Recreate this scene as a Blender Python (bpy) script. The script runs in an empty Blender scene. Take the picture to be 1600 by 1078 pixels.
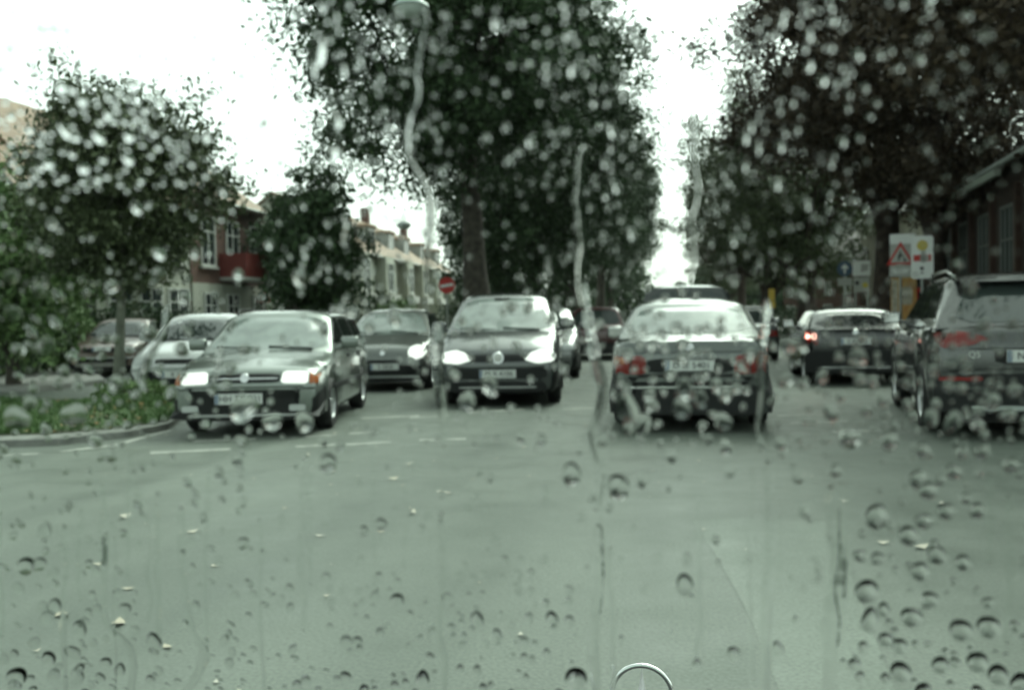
import bpy, bmesh, math, random
import numpy as np
from mathutils import Vector, Matrix, Euler
from mathutils.bvhtree import BVHTree

random.seed(7); rng = np.random.default_rng(7)
S = bpy.context.scene; C = S.collection
R = math.radians

# ------------------------------------------------------------------ camera
CAMZ = 1.28; YAW = R(8.8); PITCH = R(-1.62); ROLL = R(1.0); F = 1555.0
cd = bpy.data.cameras.new('camera'); cam = bpy.data.objects.new('camera', cd); C.objects.link(cam); S.camera = cam
cd.sensor_width = 36.0; cd.lens = 36.0 * F / 1600.0; cd.clip_start = 0.02; cd.clip_end = 2000
CM = Matrix.Rotation(YAW, 3, 'Z') @ Matrix.Rotation(R(90) + PITCH, 3, 'X') @ Matrix.Rotation(-ROLL, 3, 'Z')
cam.matrix_world = Matrix.Translation((0, 0, CAMZ)) @ CM.to_4x4()
cd.dof.use_dof = True; cd.dof.focus_distance = 1.22; cd.dof.aperture_fstop = 7.5
S.render.resolution_x = 1024; S.render.resolution_y = 689

# ------------------------------------------------------------------ sky, sun, exposure
w = bpy.data.worlds.new('World'); S.world = w; w.use_nodes = True
nt = w.node_tree; bg = nt.nodes['Background']
sky = nt.nodes.new('ShaderNodeTexSky'); sky.sky_type = 'NISHITA'; sky.sun_disc = False
SUN_EL, SUN_AZ = R(48), R(25)
sky.sun_elevation = SUN_EL; sky.sun_rotation = SUN_AZ; sky.air_density = 1.0; sky.dust_density = 4.0; sky.ozone_density = 1.0
hs = nt.nodes.new('ShaderNodeHueSaturation'); hs.inputs['Saturation'].default_value = 0.12
nt.links.new(sky.outputs[0], hs.inputs['Color']); nt.links.new(hs.outputs[0], bg.inputs[0]); bg.inputs[1].default_value = 0.15
sl = bpy.data.lights.new('sun', 'SUN'); sl.energy = 0.6; sl.angle = R(40); sl.color = (1, .97, .93)
so = bpy.data.objects.new('sun', sl); C.objects.link(so)
so.rotation_euler = Vector((-math.sin(SUN_AZ) * math.cos(SUN_EL), -math.cos(SUN_AZ) * math.cos(SUN_EL), -math.sin(SUN_EL))).to_track_quat('-Z', 'Y').to_euler()
S.view_settings.view_transform = 'Standard'; S.view_settings.look = 'None'; S.view_settings.gamma = 1; S.view_settings.use_curve_mapping = False
S.view_settings.exposure = 1.25
cy = S.cycles; cy.max_bounces = 10; cy.transmission_bounces = 8; cy.transparent_max_bounces = 16; cy.glossy_bounces = 4; cy.diffuse_bounces = 3
cy.caustics_reflective = False; cy.caustics_refractive = False; cy.use_denoising = True

# ------------------------------------------------------------------ picture measure -> place helpers (photo is 1600 x 1078)
def ray(px, py): return (CM @ Vector(((px - 800) / F, (539 - py) / F, -1))).normalized()
FWD = Vector((-math.sin(YAW), math.cos(YAW), 0))
def G(px, py, z=0.0):
    d = ray(px, py); t = (z - CAMZ) / d.z
    return Vector((0, 0, CAMZ)) + d * t
def At(px, py, depth):
    d = ray(px, py); return Vector((0, 0, CAMZ)) + d * (depth / d.dot(FWD))

# ------------------------------------------------------------------ materials
def mat(name, col, rough=.6, metal=0., var=0., scale=4., bump=0., bscale=30., coat=0., ior=1.45, emit=None, es=0., island=0., var2=None, spec=.5):
    m = bpy.data.materials.new(name); m.use_nodes = True; n = m.node_tree; b = n.nodes['Principled BSDF']
    b.inputs['Base Color'].default_value = (*col, 1); b.inputs['Roughness'].default_value = rough; b.inputs['Metallic'].default_value = metal
    b.inputs['Coat Weight'].default_value = coat; b.inputs['Coat Roughness'].default_value = .06; b.inputs['IOR'].default_value = ior
    b.inputs['Specular IOR Level'].default_value = spec
    if emit: b.inputs['Emission Color'].default_value = (*emit, 1); b.inputs['Emission Strength'].default_value = es
    tc = n.nodes.new('ShaderNodeTexCoord')
    if var or island:
        mix = n.nodes.new('ShaderNodeMix'); mix.data_type = 'RGBA'
        if island:
            g = n.nodes.new('ShaderNodeNewGeometry'); n.links.new(g.outputs['Random Per Island'], mix.inputs['Factor']); v = island
        else:
            t = n.nodes.new('ShaderNodeTexNoise'); t.inputs['Scale'].default_value = scale; t.inputs['Detail'].default_value = 6
            n.links.new(tc.outputs['Object'], t.inputs['Vector']); v = var
            mr = n.nodes.new('ShaderNodeMapRange'); mr.inputs[1].default_value = .3; mr.inputs[2].default_value = .7
            n.links.new(t.outputs[0], mr.inputs[0]); n.links.new(mr.outputs[0], mix.inputs['Factor'])
        c2 = var2 or tuple(min(1, c * (1 + v)) for c in col)
        mix.inputs['A'].default_value = (*[c * (1 - v) if var2 is None else c for c in col], 1); mix.inputs['B'].default_value = (*c2, 1)
        n.links.new(mix.outputs['Result'], b.inputs['Base Color'])
    if bump:
        t = n.nodes.new('ShaderNodeTexNoise'); t.inputs['Scale'].default_value = bscale; t.inputs['Detail'].default_value = 5
        n.links.new(tc.outputs['Object'], t.inputs['Vector'])
        bp = n.nodes.new('ShaderNodeBump'); bp.inputs['Strength'].default_value = bump; bp.inputs['Distance'].default_value = .02
        n.links.new(t.outputs[0], bp.inputs['Height']); n.links.new(bp.outputs[0], b.inputs['Normal'])
    return m

def leafmat(name, c1, c2):
    m = mat(name, c1, .55, island=.01, var2=c2, spec=.3)
    return m

def asphalt():
    m = mat('wet_asphalt', (.05, .052, .05), .34)
    n = m.node_tree; b = n.nodes['Principled BSDF']; tc = n.nodes.new('ShaderNodeTexCoord')
    def noise(sc, det=6):
        t = n.nodes.new('ShaderNodeTexNoise'); t.inputs['Scale'].default_value = sc; t.inputs['Detail'].default_value = det
        n.links.new(tc.outputs['Object'], t.inputs['Vector']); return t
    big, fine, mid = noise(.35), noise(60, 3), noise(2.2)
    mp = n.nodes.new('ShaderNodeMapping'); mp.inputs['Scale'].default_value = (1.6, .06, 1); n.links.new(tc.outputs['Object'], mp.inputs['Vector'])
    st = n.nodes.new('ShaderNodeTexNoise'); st.inputs['Scale'].default_value = 1.0; n.links.new(mp.outputs[0], st.inputs['Vector'])
    def mixc(fac, a, bcol, lo=.35, hi=.65):
        mr = n.nodes.new('ShaderNodeMapRange'); mr.inputs[1].default_value = lo; mr.inputs[2].default_value = hi; n.links.new(fac, mr.inputs[0])
        mx = n.nodes.new('ShaderNodeMix'); mx.data_type = 'RGBA'; n.links.new(mr.outputs[0], mx.inputs['Factor'])
        for k, v in (('A', a), ('B', bcol)):
            if isinstance(v, tuple): mx.inputs[k].default_value = (*v, 1)
            else: n.links.new(v, mx.inputs[k])
        return mx.outputs['Result']
    c = mixc(big.outputs[0], (.084, .099, .083), (.134, .152, .13))
    c2 = mixc(st.outputs[0], (.086, .1, .086), (.14, .157, .136))
    mm = n.nodes.new('ShaderNodeMix'); mm.data_type = 'RGBA'; mm.inputs['Factor'].default_value = .5; n.links.new(c, mm.inputs['A']); n.links.new(c2, mm.inputs['B'])
    sp = n.nodes.new('ShaderNodeMix'); sp.data_type = 'RGBA'; sp.blend_type = 'MULTIPLY'; sp.inputs['Factor'].default_value = .55
    n.links.new(mm.outputs['Result'], sp.inputs['A']); n.links.new(mixc(fine.outputs[0], (.6, .6, .6), (1.35, 1.35, 1.35)), sp.inputs['B'])
    n.links.new(sp.outputs['Result'], b.inputs['Base Color'])
    mr = n.nodes.new('ShaderNodeMapRange'); mr.inputs[1].default_value = .3; mr.inputs[2].default_value = .7; mr.inputs[3].default_value = .38; mr.inputs[4].default_value = .6
    n.links.new(mid.outputs[0], mr.inputs[0]); n.links.new(mr.outputs[0], b.inputs['Roughness'])
    bp = n.nodes.new('ShaderNodeBump'); bp.inputs['Strength'].default_value = .35; bp.inputs['Distance'].default_value = .006
    n.links.new(fine.outputs[0], bp.inputs['Height']); n.links.new(bp.outputs[0], b.inputs['Normal'])
    return m

def tiles(name, c1, c2):
    m = mat(name, c1, .6, var=.01, var2=c2, scale=2.5)
    n = m.node_tree; b = n.nodes['Principled BSDF']; tc = n.nodes.new('ShaderNodeTexCoord')
    wv = n.nodes.new('ShaderNodeTexWave'); wv.bands_direction = 'Z'; wv.inputs['Scale'].default_value = 1.4; n.links.new(tc.outputs['Object'], wv.inputs['Vector'])
    wx = n.nodes.new('ShaderNodeTexWave'); wx.bands_direction = 'X'; wx.inputs['Scale'].default_value = 1.6; n.links.new(tc.outputs['Object'], wx.inputs['Vector'])
    ad = n.nodes.new('ShaderNodeMath'); n.links.new(wv.outputs['Fac'], ad.inputs[0]); n.links.new(wx.outputs['Fac'], ad.inputs[1])
    bp = n.nodes.new('ShaderNodeBump'); bp.inputs['Distance'].default_value = .05; bp.inputs['Strength'].default_value = .8
    n.links.new(ad.outputs[0], bp.inputs['Height']); n.links.new(bp.outputs[0], b.inputs['Normal'])
    return m

def brick(name, c1, c2, mortar):
    m = mat(name, c1, .75); n = m.node_tree; b = n.nodes['Principled BSDF']; tc = n.nodes.new('ShaderNodeTexCoord')
    mp = n.nodes.new('ShaderNodeMapping'); mp.inputs['Rotation'].default_value = (R(90), 0, 0); n.links.new(tc.outputs['Object'], mp.inputs['Vector'])
    bt = n.nodes.new('ShaderNodeTexBrick'); bt.inputs['Scale'].default_value = 2.2
    for k, v in (('Color1', c1), ('Color2', c2), ('Mortar', mortar)): bt.inputs[k].default_value = (*v, 1)
    n.links.new(mp.outputs[0], bt.inputs['Vector']); n.links.new(bt.outputs[0], b.inputs['Base Color'])
    return m

def water():
    m = bpy.data.materials.new('rain_water'); m.use_nodes = True; n = m.node_tree; n.nodes.clear()
    o = n.nodes.new('ShaderNodeOutputMaterial'); g = n.nodes.new('ShaderNodeBsdfGlass'); g.inputs['IOR'].default_value = 1.333; g.inputs['Roughness'].default_value = 0
    n.links.new(g.outputs[0], o.inputs[0]); return m
def tint():
    m = bpy.data.materials.new('windscreen_glass'); m.use_nodes = True; n = m.node_tree; n.nodes.clear()
    o = n.nodes.new('ShaderNodeOutputMaterial'); g = n.nodes.new('ShaderNodeBsdfTransparent'); g.inputs['Color'].default_value = (.903, .992, .925, 1)
    n.links.new(g.outputs[0], o.inputs[0]); return m

M = dict(
    asphalt=asphalt(), paving=mat('concrete_paving', (.27, .27, .25), .55, var=.15, scale=3, bump=.2), kerb=mat('kerb_stone', (.17, .175, .16), .6, var=.35, scale=6, bump=.2),
    white_paint=mat('road_paint', (.42, .43, .39), .5, var=.35, scale=7), earth=mat('earth', (.07, .08, .05), .9, var=.4, scale=1.5, bump=.5),
    grass=leafmat('grass_blade', (.05, .105, .032), (.105, .175, .06)), dead_leaf=leafmat('dead_leaf', (.5, .48, .42), (.4, .36, .28)),
    rust_leaf=leafmat('rust_leaf', (.22, .1, .045), (.3, .19, .09)),
    bark=mat('bark', (.055, .048, .038), .9, var=.5, scale=6, bump=.8, bscale=14), bark_brown=mat('brown_bark', (.045, .032, .025), .9, var=.5, scale=6, bump=.8, bscale=14),
    pale_bark=mat('pale_bark', (.13, .14, .11), .9, var=.3, scale=6, bump=.6, bscale=14),
    leaf=leafmat('dark_foliage', (.022, .042, .018), (.05, .088, .034)), leaf_brown=leafmat('brown_foliage', (.036, .027, .017), (.07, .05, .03)),
    leaf_olive=leafmat('olive_foliage', (.045, .06, .028), (.085, .11, .05)), leaf_bright=leafmat('bright_foliage', (.075, .14, .045), (.15, .23, .085)),
    tyre=mat('tyre_rubber', (.015, .015, .015), .7), rim=mat('wheel_alloy', (.45, .46, .46), .3, .9), dark=mat('black_trim', (.011, .012, .012), .55, spec=.3), chassis=mat('underbody', (.01, .01, .01), .8),
    glass=mat('car_glass', (.03, .04, .037), .04, ior=1.62), dark_glass=mat('dark_car_glass', (.012, .015, .014), .05, ior=1.45), wet_sky_glass=mat('rainy_sky_car_glass', (.17, .20, .185), .18, var=.22, scale=5, ior=1.8), chrome=mat('chrome', (.75, .76, .76), .12, 1.),  # wet glass has a paled base colour that stands in for sky reflection
    plate=mat('plate_white', (.6, .62, .6), .4), black=mat('letter_black', (.02, .02, .02), .6), blue=mat('plate_blue', (.2, .25, .32), .5),
    lamp_on=mat('lit_headlamp', (.3, .3, .3), .1, var=.5, scale=9, emit=(1, .97, .95), es=.55), lamp_off=mat('headlamp_lens', (.45, .47, .46), .08, ior=1.6),
    red_lens=mat('red_lens', (.17, .016, .013), .15, ior=1.5), red_on=mat('lit_red_lens', (.4, .02, .02), .15, emit=(1, .05, .04), es=.9), brake_on=mat('brake_glow', (.9, .3, .25), .15, emit=(1, .42, .36), es=1.6),
    amber=mat('amber_lens', (.34, .1, .03), .15), refl_red=mat('red_reflector', (.2, .016, .015), .2),
    pane=mat('window_pane', (.035, .045, .045), .06, ior=1.5), white_frame=mat('white_window_frame', (.62, .63, .6), .5), sill=mat('stone_sill', (.42, .42, .39), .7),
    cream=mat('cream_render', (.36, .36, .30), .8, var=.12, scale=1.2, bump=.1), pale=mat('pale_render', (.42, .43, .37), .8, var=.12, scale=1.2, bump=.1),
    beige=mat('beige_render', (.33, .31, .25), .8, var=.12, scale=1.2, bump=.1), redbrick=brick('red_brick', (.13, .058, .042), (.105, .05, .04), (.15, .13, .11)),
    brownbrick=brick('brown_brick', (.042, .022, .016), (.03, .018, .014), (.04, .034, .03)), roof=tiles('orange_roof_tiles', (.15, .09, .05), (.23, .15, .085)),
    dark_roof=tiles('dark_roof_tiles', (.05, .04, .035), (.08, .06, .05)), zinc=mat('zinc', (.34, .37, .35), .5, .3), balcony_red=mat('balcony_red', (.16, .03, .025), .6),
    timber=mat('dark_timber', (.05, .026, .018), .7, var=.3, scale=8), gutter=mat('pale_gutter', (.26, .29, .25), .5), grey_frame=mat('dark_grey_frame', (.13, .14, .13), .6), door=mat('door_dark', (.03, .03, .03), .5),  # brick hall window frames: plain grey, darker than the other frames
    sign_red=mat('sign_red', (.5, .035, .03), .45), sign_white=mat('sign_white', (.8, .81, .8), .45), sign_yellow=mat('sign_yellow', (.6, .48, .08), .45), sign_grey=mat('sign_grey', (.42, .43, .4), .5), sign_blue=mat('sign_blue', (.05, .1, .16), .45),
    pole=mat('galvanised_pole', (.33, .35, .33), .45, .6), orange=mat('orange_poster', (.5, .22, .07), .6, var=.01, var2=(.62, .42, .14), scale=5), poster=mat('poster_paper', (.5, .46, .36), .6, var=.4, scale=7), lampgrey=mat('lamp_housing', (.36, .42, .4), .45), lens=mat('lamp_bowl', (.55, .6, .58), .15),
    wire=mat('wire', (.05, .05, .05), .6), water=water(), tint=tint(), mustard=mat('mustard_paint', (.55, .38, .06), .5), silverbright=mat('bonnet_star_metal', (.8, .8, .8), .1, 1.))
def paint(name, col, metal=.3, rough=.28): return mat(name, col, rough, metal, coat=1.0, var=.06, scale=20)

# ------------------------------------------------------------------ mesh helpers
def link(name, me, m, parent=None, smooth=None):
    o = bpy.data.objects.new(name, me); C.objects.link(o)
    for mm in (m if isinstance(m, (list, tuple)) else [m]): me.materials.append(mm)
    if parent is not None: o.parent = parent
    if smooth is not None:
        for p in me.polygons: p.use_smooth = True
        if smooth < 179: me.set_sharp_from_angle(angle=R(smooth))
    return o
class MB:
    def __init__(s): s.v = []; s.f = []
    def add(s, vs, fs):
        b = len(s.v); s.v += [tuple(v) for v in vs]; s.f += [tuple(b + i for i in f) for f in fs]; return s
    def box(s, x0, x1, y0, y1, z0, z1, mtx=None):
        vs = [Vector((x, y, z)) for z in (z0, z1) for y in (y0, y1) for x in (x0, x1)]
        if mtx is not None: vs = [mtx @ v for v in vs]
        return s.add(vs, [(0, 2, 3, 1), (4, 5, 7, 6), (0, 1, 5, 4), (2, 6, 7, 3), (0, 4, 6, 2), (1, 3, 7, 5)])
    def rbox(s, x0, x1, y0, y1, z0, z1, b=.02, mtx=None):
        bm = bmesh.new(); bmesh.ops.create_cube(bm, size=1)
        for v in bm.verts: v.co = Vector(((x0 + x1) / 2 + v.co.x * (x1 - x0), (y0 + y1) / 2 + v.co.y * (y1 - y0), (z0 + z1) / 2 + v.co.z * (z1 - z0)))
        bmesh.ops.bevel(bm, geom=bm.edges[:], offset=b, segments=2, affect='EDGES', profile=.5)
        bm.verts.index_update(); vs = [v.co.copy() if mtx is None else mtx @ v.co for v in bm.verts]; fs = [[v.index for v in f.verts] for f in bm.faces]; bm.free()
        return s.add(vs, fs)
    def tube(s, pts, rad, n=8, caps=True):
        pts = [Vector(p) for p in pts]; rad = rad if isinstance(rad, (list, tuple)) else [rad] * len(pts)
        up = Vector((0, 0, 1)); vs = []; prev = None
        for i, p in enumerate(pts):
            t = (pts[min(i + 1, len(pts) - 1)] - pts[max(i - 1, 0)]).normalized()
            a = t.cross(up) if prev is None else prev - t * prev.dot(t)
            if a.length < 1e-4: a = t.cross(Vector((1, 0, 0)))
            a.normalize(); prev = a; b = t.cross(a)
            vs += [p + (a * math.cos(2 * math.pi * k / n) + b * math.sin(2 * math.pi * k / n)) * rad[i] for k in range(n)]
        fs = [(i * n + k, i * n + (k + 1) % n, (i + 1) * n + (k + 1) % n, (i + 1) * n + k) for i in range(len(pts) - 1) for k in range(n)]
        if caps: fs += [tuple(range(n))[::-1], tuple((len(pts) - 1) * n + k for k in range(n))]
        return s.add(vs, fs)
    def lathe(s, prof, n=24, axis='z', c=(0, 0, 0)):
        vs = []
        for k in range(n):
            a = 2 * math.pi * k / n
            for r, h in prof:
                p = (r * math.cos(a), r * math.sin(a), h)
                if axis == 'x': p = (p[2], p[0], p[1])
                elif axis == 'y': p = (p[0], p[2], p[1])
                vs.append((p[0] + c[0], p[1] + c[1], p[2] + c[2]))
        m = len(prof); fs = [(k * m + i, k * m + i + 1, ((k + 1) % n) * m + i + 1, ((k + 1) % n) * m + i) for k in range(n) for i in range(m - 1)]
        return s.add(vs, fs)
    def prism(s, poly, y0, y1, mtx=None):   # poly in (x,z)
        n = len(poly); vs = [Vector((x, y0, z)) for x, z in poly] + [Vector((x, y1, z)) for x, z in poly]
        if mtx is not None: vs = [mtx @ v for v in vs]
        return s.add(vs, [tuple(range(n)), tuple(range(n, 2 * n))[::-1]] + [(i, i + n, (i + 1) % n + n, (i + 1) % n) for i in range(n)])
    def mesh(s, name):
        me = bpy.data.meshes.new(name); me.from_pydata(s.v, [], s.f); me.update()
        bm = bmesh.new(); bm.from_mesh(me); bmesh.ops.recalc_face_normals(bm, faces=bm.faces[:]); bm.to_mesh(me); bm.free(); return me
    def build(s, name, m, parent=None, smooth=None): return link(name, s.mesh(name), m, parent, smooth)
def npmesh(name, V, Fq, smooth=False):
    me = bpy.data.meshes.new(name); V = np.asarray(V, np.float32); Fq = np.asarray(Fq, np.int32); k = Fq.shape[1]
    me.vertices.add(len(V)); me.vertices.foreach_set('co', V.ravel()); me.loops.add(Fq.size); me.loops.foreach_set('vertex_index', Fq.ravel())
    me.polygons.add(len(Fq)); me.polygons.foreach_set('loop_start', np.arange(0, Fq.size, k, dtype=np.int32))
    if smooth: me.polygons.foreach_set('use_smooth', np.ones(len(Fq), bool))
    me.update(calc_edges=True); me.validate(); return me
def thing(name, label, cat, loc=(0, 0, 0), rz=0, group=None):
    o = bpy.data.objects.new(name, None); C.objects.link(o); o.empty_display_size = .2; o.location = loc; o.rotation_euler = (0, 0, rz)
    o['label'] = label; o['category'] = cat
    if group: o['group'] = group
    return o
def tag(o, label, cat, group=None):
    o['label'] = label; o['category'] = cat
    if group: o['group'] = group
    return o
def dup(root, loc, rz, label, group=None, scale=1.0):
    r = root.copy(); C.objects.link(r); r.location = loc; r.rotation_euler = (0, 0, rz); r.scale = (scale,) * 3; r['label'] = label
    if group: r['group'] = group
    for ch in list(root.children):
        c = ch.copy(); C.objects.link(c); c.parent = r
        for g in list(ch.children):
            d = g.copy(); C.objects.link(d); d.parent = c
    return r
def text(name, body, size, m, parent, mtx, ext=.002):
    cu = bpy.data.curves.new(name, 'FONT'); cu.body = body; cu.size = size; cu.align_x = 'CENTER'; cu.align_y = 'CENTER'; cu.extrude = ext
    t = bpy.data.objects.new('tmp', cu); C.objects.link(t); dg = bpy.context.evaluated_depsgraph_get()
    me = bpy.data.meshes.new_from_object(t.evaluated_get(dg)); bpy.data.objects.remove(t); me.transform(mtx); me.materials.clear()
    return link(name, me, m, parent)
def structure(o): o['kind'] = 'structure'; return o

# ------------------------------------------------------------------ ground, road, pavements
def sheet(name, poly, z, m, thick=None):
    mb = MB(); n = len(poly)
    if thick:
        mb.add([(x, y, z) for x, y in poly] + [(x, y, z - thick) for x, y in poly], [tuple(range(n))] + [(i, (i + 1) % n, (i + 1) % n + n, i + n) for i in range(n)])
    else: mb.add([(x, y, z) for x, y in poly], [tuple(range(n))])
    return structure(mb.build(name, m))
sheet('ground', [(-500, -40), (500, -40), (500, 900), (-500, 900)], -.012, M['earth'])
sheet('road', [(-40, -30), (5.9, -30), (5.9, 400), (-7.6, 400), (-7.6, 60), (-14.2, 45), (-40, 42)], 0, M['asphalt'])
sheet('right_pavement', [(6.05, -30), (10.2, -30), (10.2, 400), (6.05, 400)], .11, M['paving'], .13)
sheet('right_kerb', [(5.9, -30), (6.05, -30), (6.05, 400), (5.9, 400)], .122, M['kerb'], .14)
sheet('left_pavement', [(-7.75, 62), (-12.5, 62), (-12.5, 400), (-7.75, 400)], .11, M['paving'], .13)
sheet('left_kerb', [(-7.6, 62), (-7.75, 62), (-7.75, 400), (-7.6, 400)], .122, M['kerb'], .14)
def gp(*pts): return [tuple(G(a, b)[:2]) for a, b in pts]
fp = gp((-500, 614), (60, 612), (165, 600), (150, 588), (60, 583), (-500, 578))
sheet('footpath', fp, .1, M['paving'], .12)
vp = gp((-420, 645), (100, 634), (200, 631), (262, 640), (282, 655), (262, 667), (200, 678), (90, 688), (-420, 705))
verge = sheet('verge', vp, .09, M['earth'], .11)
vk = gp((-420, 645), (100, 634), (200, 631), (262, 640), (284, 655), (264, 671), (200, 684), (90, 696), (-420, 715))
sheet('verge_kerb', vk, .075, M['kerb'], .09)
M['asphalt_patch'] = M['asphalt'].copy(); M['asphalt_patch'].name = 'repaired_asphalt'
for nd in M['asphalt_patch'].node_tree.nodes:
    if nd.type == 'MIX':
        for k in ('A', 'B'):
            if not nd.inputs[k].is_linked and nd.blend_type == 'MIX' and nd.inputs[k].default_value[0] < .3: nd.inputs[k].default_value = [v * 1.24 for v in nd.inputs[k].default_value[:3]] + [1]
sheet('road_patch', gp((1082, 813), (1170, 810), (1290, 815), (1330, 900), (1410, 1110), (1230, 1110), (1170, 960), (1120, 870)), .002, M['asphalt_patch'])
# grass and dead leaves on the verge
def inside(poly, x, y):
    r = False; n = len(poly)
    for i in range(n):
        x1, y1 = poly[i]; x2, y2 = poly[(i + 1) % n]
        if (y1 > y) != (y2 > y) and x < (x2 - x1) * (y - y1) / (y2 - y1) + x1: r = not r
    return r
xs = [p[0] for p in vp]; ys = [p[1] for p in vp]; V = []; Fq = []; LV = []; LF = []
while len(V) < 26000 * 4:
    x = random.uniform(max(min(xs), -13), max(xs)); y = random.uniform(min(ys), max(ys))
    if not inside(vp, x, y): continue
    cl = .5 + .5 * math.sin(x * 2.1 + 1.3 * math.sin(y * 1.7)); h = random.uniform(.03, .09) * (.5 + cl); a = random.uniform(0, 6.28); wd = random.uniform(.008, .016)
    if random.random() > .35 + .65 * cl: continue
    dx, dy = math.cos(a) * wd, math.sin(a) * wd; lx, ly = random.gauss(0, .05), random.gauss(0, .05); b = len(V)
    V += [(x - dx, y - dy, .085), (x + dx, y + dy, .085), (x + lx + dx * .3, y + ly + dy * .3, .09 + h), (x + lx - dx * .3, y + ly - dy * .3, .09 + h)]; Fq.append((b, b + 1, b + 2, b + 3))
o = link('grass', npmesh('grass', V, Fq), M['grass']); o['kind'] = 'stuff'; tag(o, 'rough green grass growing on the kerbed verge at the left', 'grass')
def leafbits(name, pts, m, s0, s1, label, big=0):
    V = []; Fq = []
    for qn, (x, y, z) in enumerate(pts):
        s = random.uniform(s0, s1) * (2.3 if qn < big else 1); a = random.uniform(0, 6.28); b = len(V); t = random.uniform(.1, .5)
        for k, (lx, ly) in enumerate(((-1, 0), (0, -.55), (1, .1), (.1, .6))):
            V.append((x + s * (lx * math.cos(a) - ly * math.sin(a)), y + s * (lx * math.sin(a) + ly * math.cos(a)), z + (.004 if k % 2 else t * s + .004)))
        Fq.append((b, b + 1, b + 2, b + 3))
    o = link(name, npmesh(name, V, Fq), m); o['kind'] = 'stuff'; tag(o, label, 'leaves'); return o
pts = []
while len(pts) < 260:
    x = random.uniform(max(min(xs), -13), max(xs)); y = random.uniform(min(ys), max(ys))
    if inside(vk, x, y): pts.append((x, y, .1 + random.random() * .05))
leafbits('rusty_leaves', pts, M['rust_leaf'], .02, .05, 'rusty brown dead leaves lying on the grass verge')
pts = [(*G(a, b)[:2], .002) for a, b in ((645, 803), (700, 771), (335, 885), (200, 921), (185, 975), (510, 932), (262, 1012), (480, 712), (520, 737), (560, 745), (615, 750), (775, 717), (595, 832), (500, 838), (195, 810), (95, 962), (1318, 786), (1440, 857), (1470, 790), (820, 700), (640, 726), (690, 770), (300, 832), (155, 883), (1380, 850))]
for _ in range(230):
    y = random.uniform(2.5, 30); x = random.gauss(-2.2, 2.6)
    if -7 < x < 5.8: pts.append((x, y, .002))
leafbits('fallen_leaves', pts, M['dead_leaf'], .009, .024, 'small pale fallen leaves scattered over the wet road', 25)
# painted dashes, each on the road
def dash(p, q, wd, k):
    a, b = G(*p), G(*q); t = (b - a).normalized(); nrm = Vector((-t.y, t.x, 0)) * wd / 2
    n = 6; V = []
    for i in range(n + 1):
        c = a.lerp(b, i / n); j = random.uniform(.75, 1.1)
        V += [c + nrm * j, c - nrm * j]
    mb = MB().add([(v.x, v.y, .004) for v in V], [(2 * i, 2 * i + 1, 2 * i + 3, 2 * i + 2) for i in range(n)])
    return structure(mb.build('road_marking', M['white_paint']))
for k, (p, q, wd) in enumerate([((-60, 716), (60, 709), .09), ((95, 706), (185, 695), .08), ((190, 693), (268, 672), .07), ((235, 708), (360, 702), .12), ((462, 698), (525, 695), .10), ((540, 695), (610, 691), .10), ((655, 688), (728, 686), .10), ((478, 683), (526, 680), .09), ((545, 678), (590, 675), .09),
        ((300, 690), (400, 686), .09), ((565, 654), (655, 650), .14), ((738, 645), (818, 640), .14), ((1235, 661), (1325, 659), .09), ((1300, 675), (1378, 673), .10), ((640, 653), (700, 650), .1), ((880, 640), (930, 637), .12), ((1215, 650), (1290, 648), .08)]): dash(p, q, wd, k)

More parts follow.
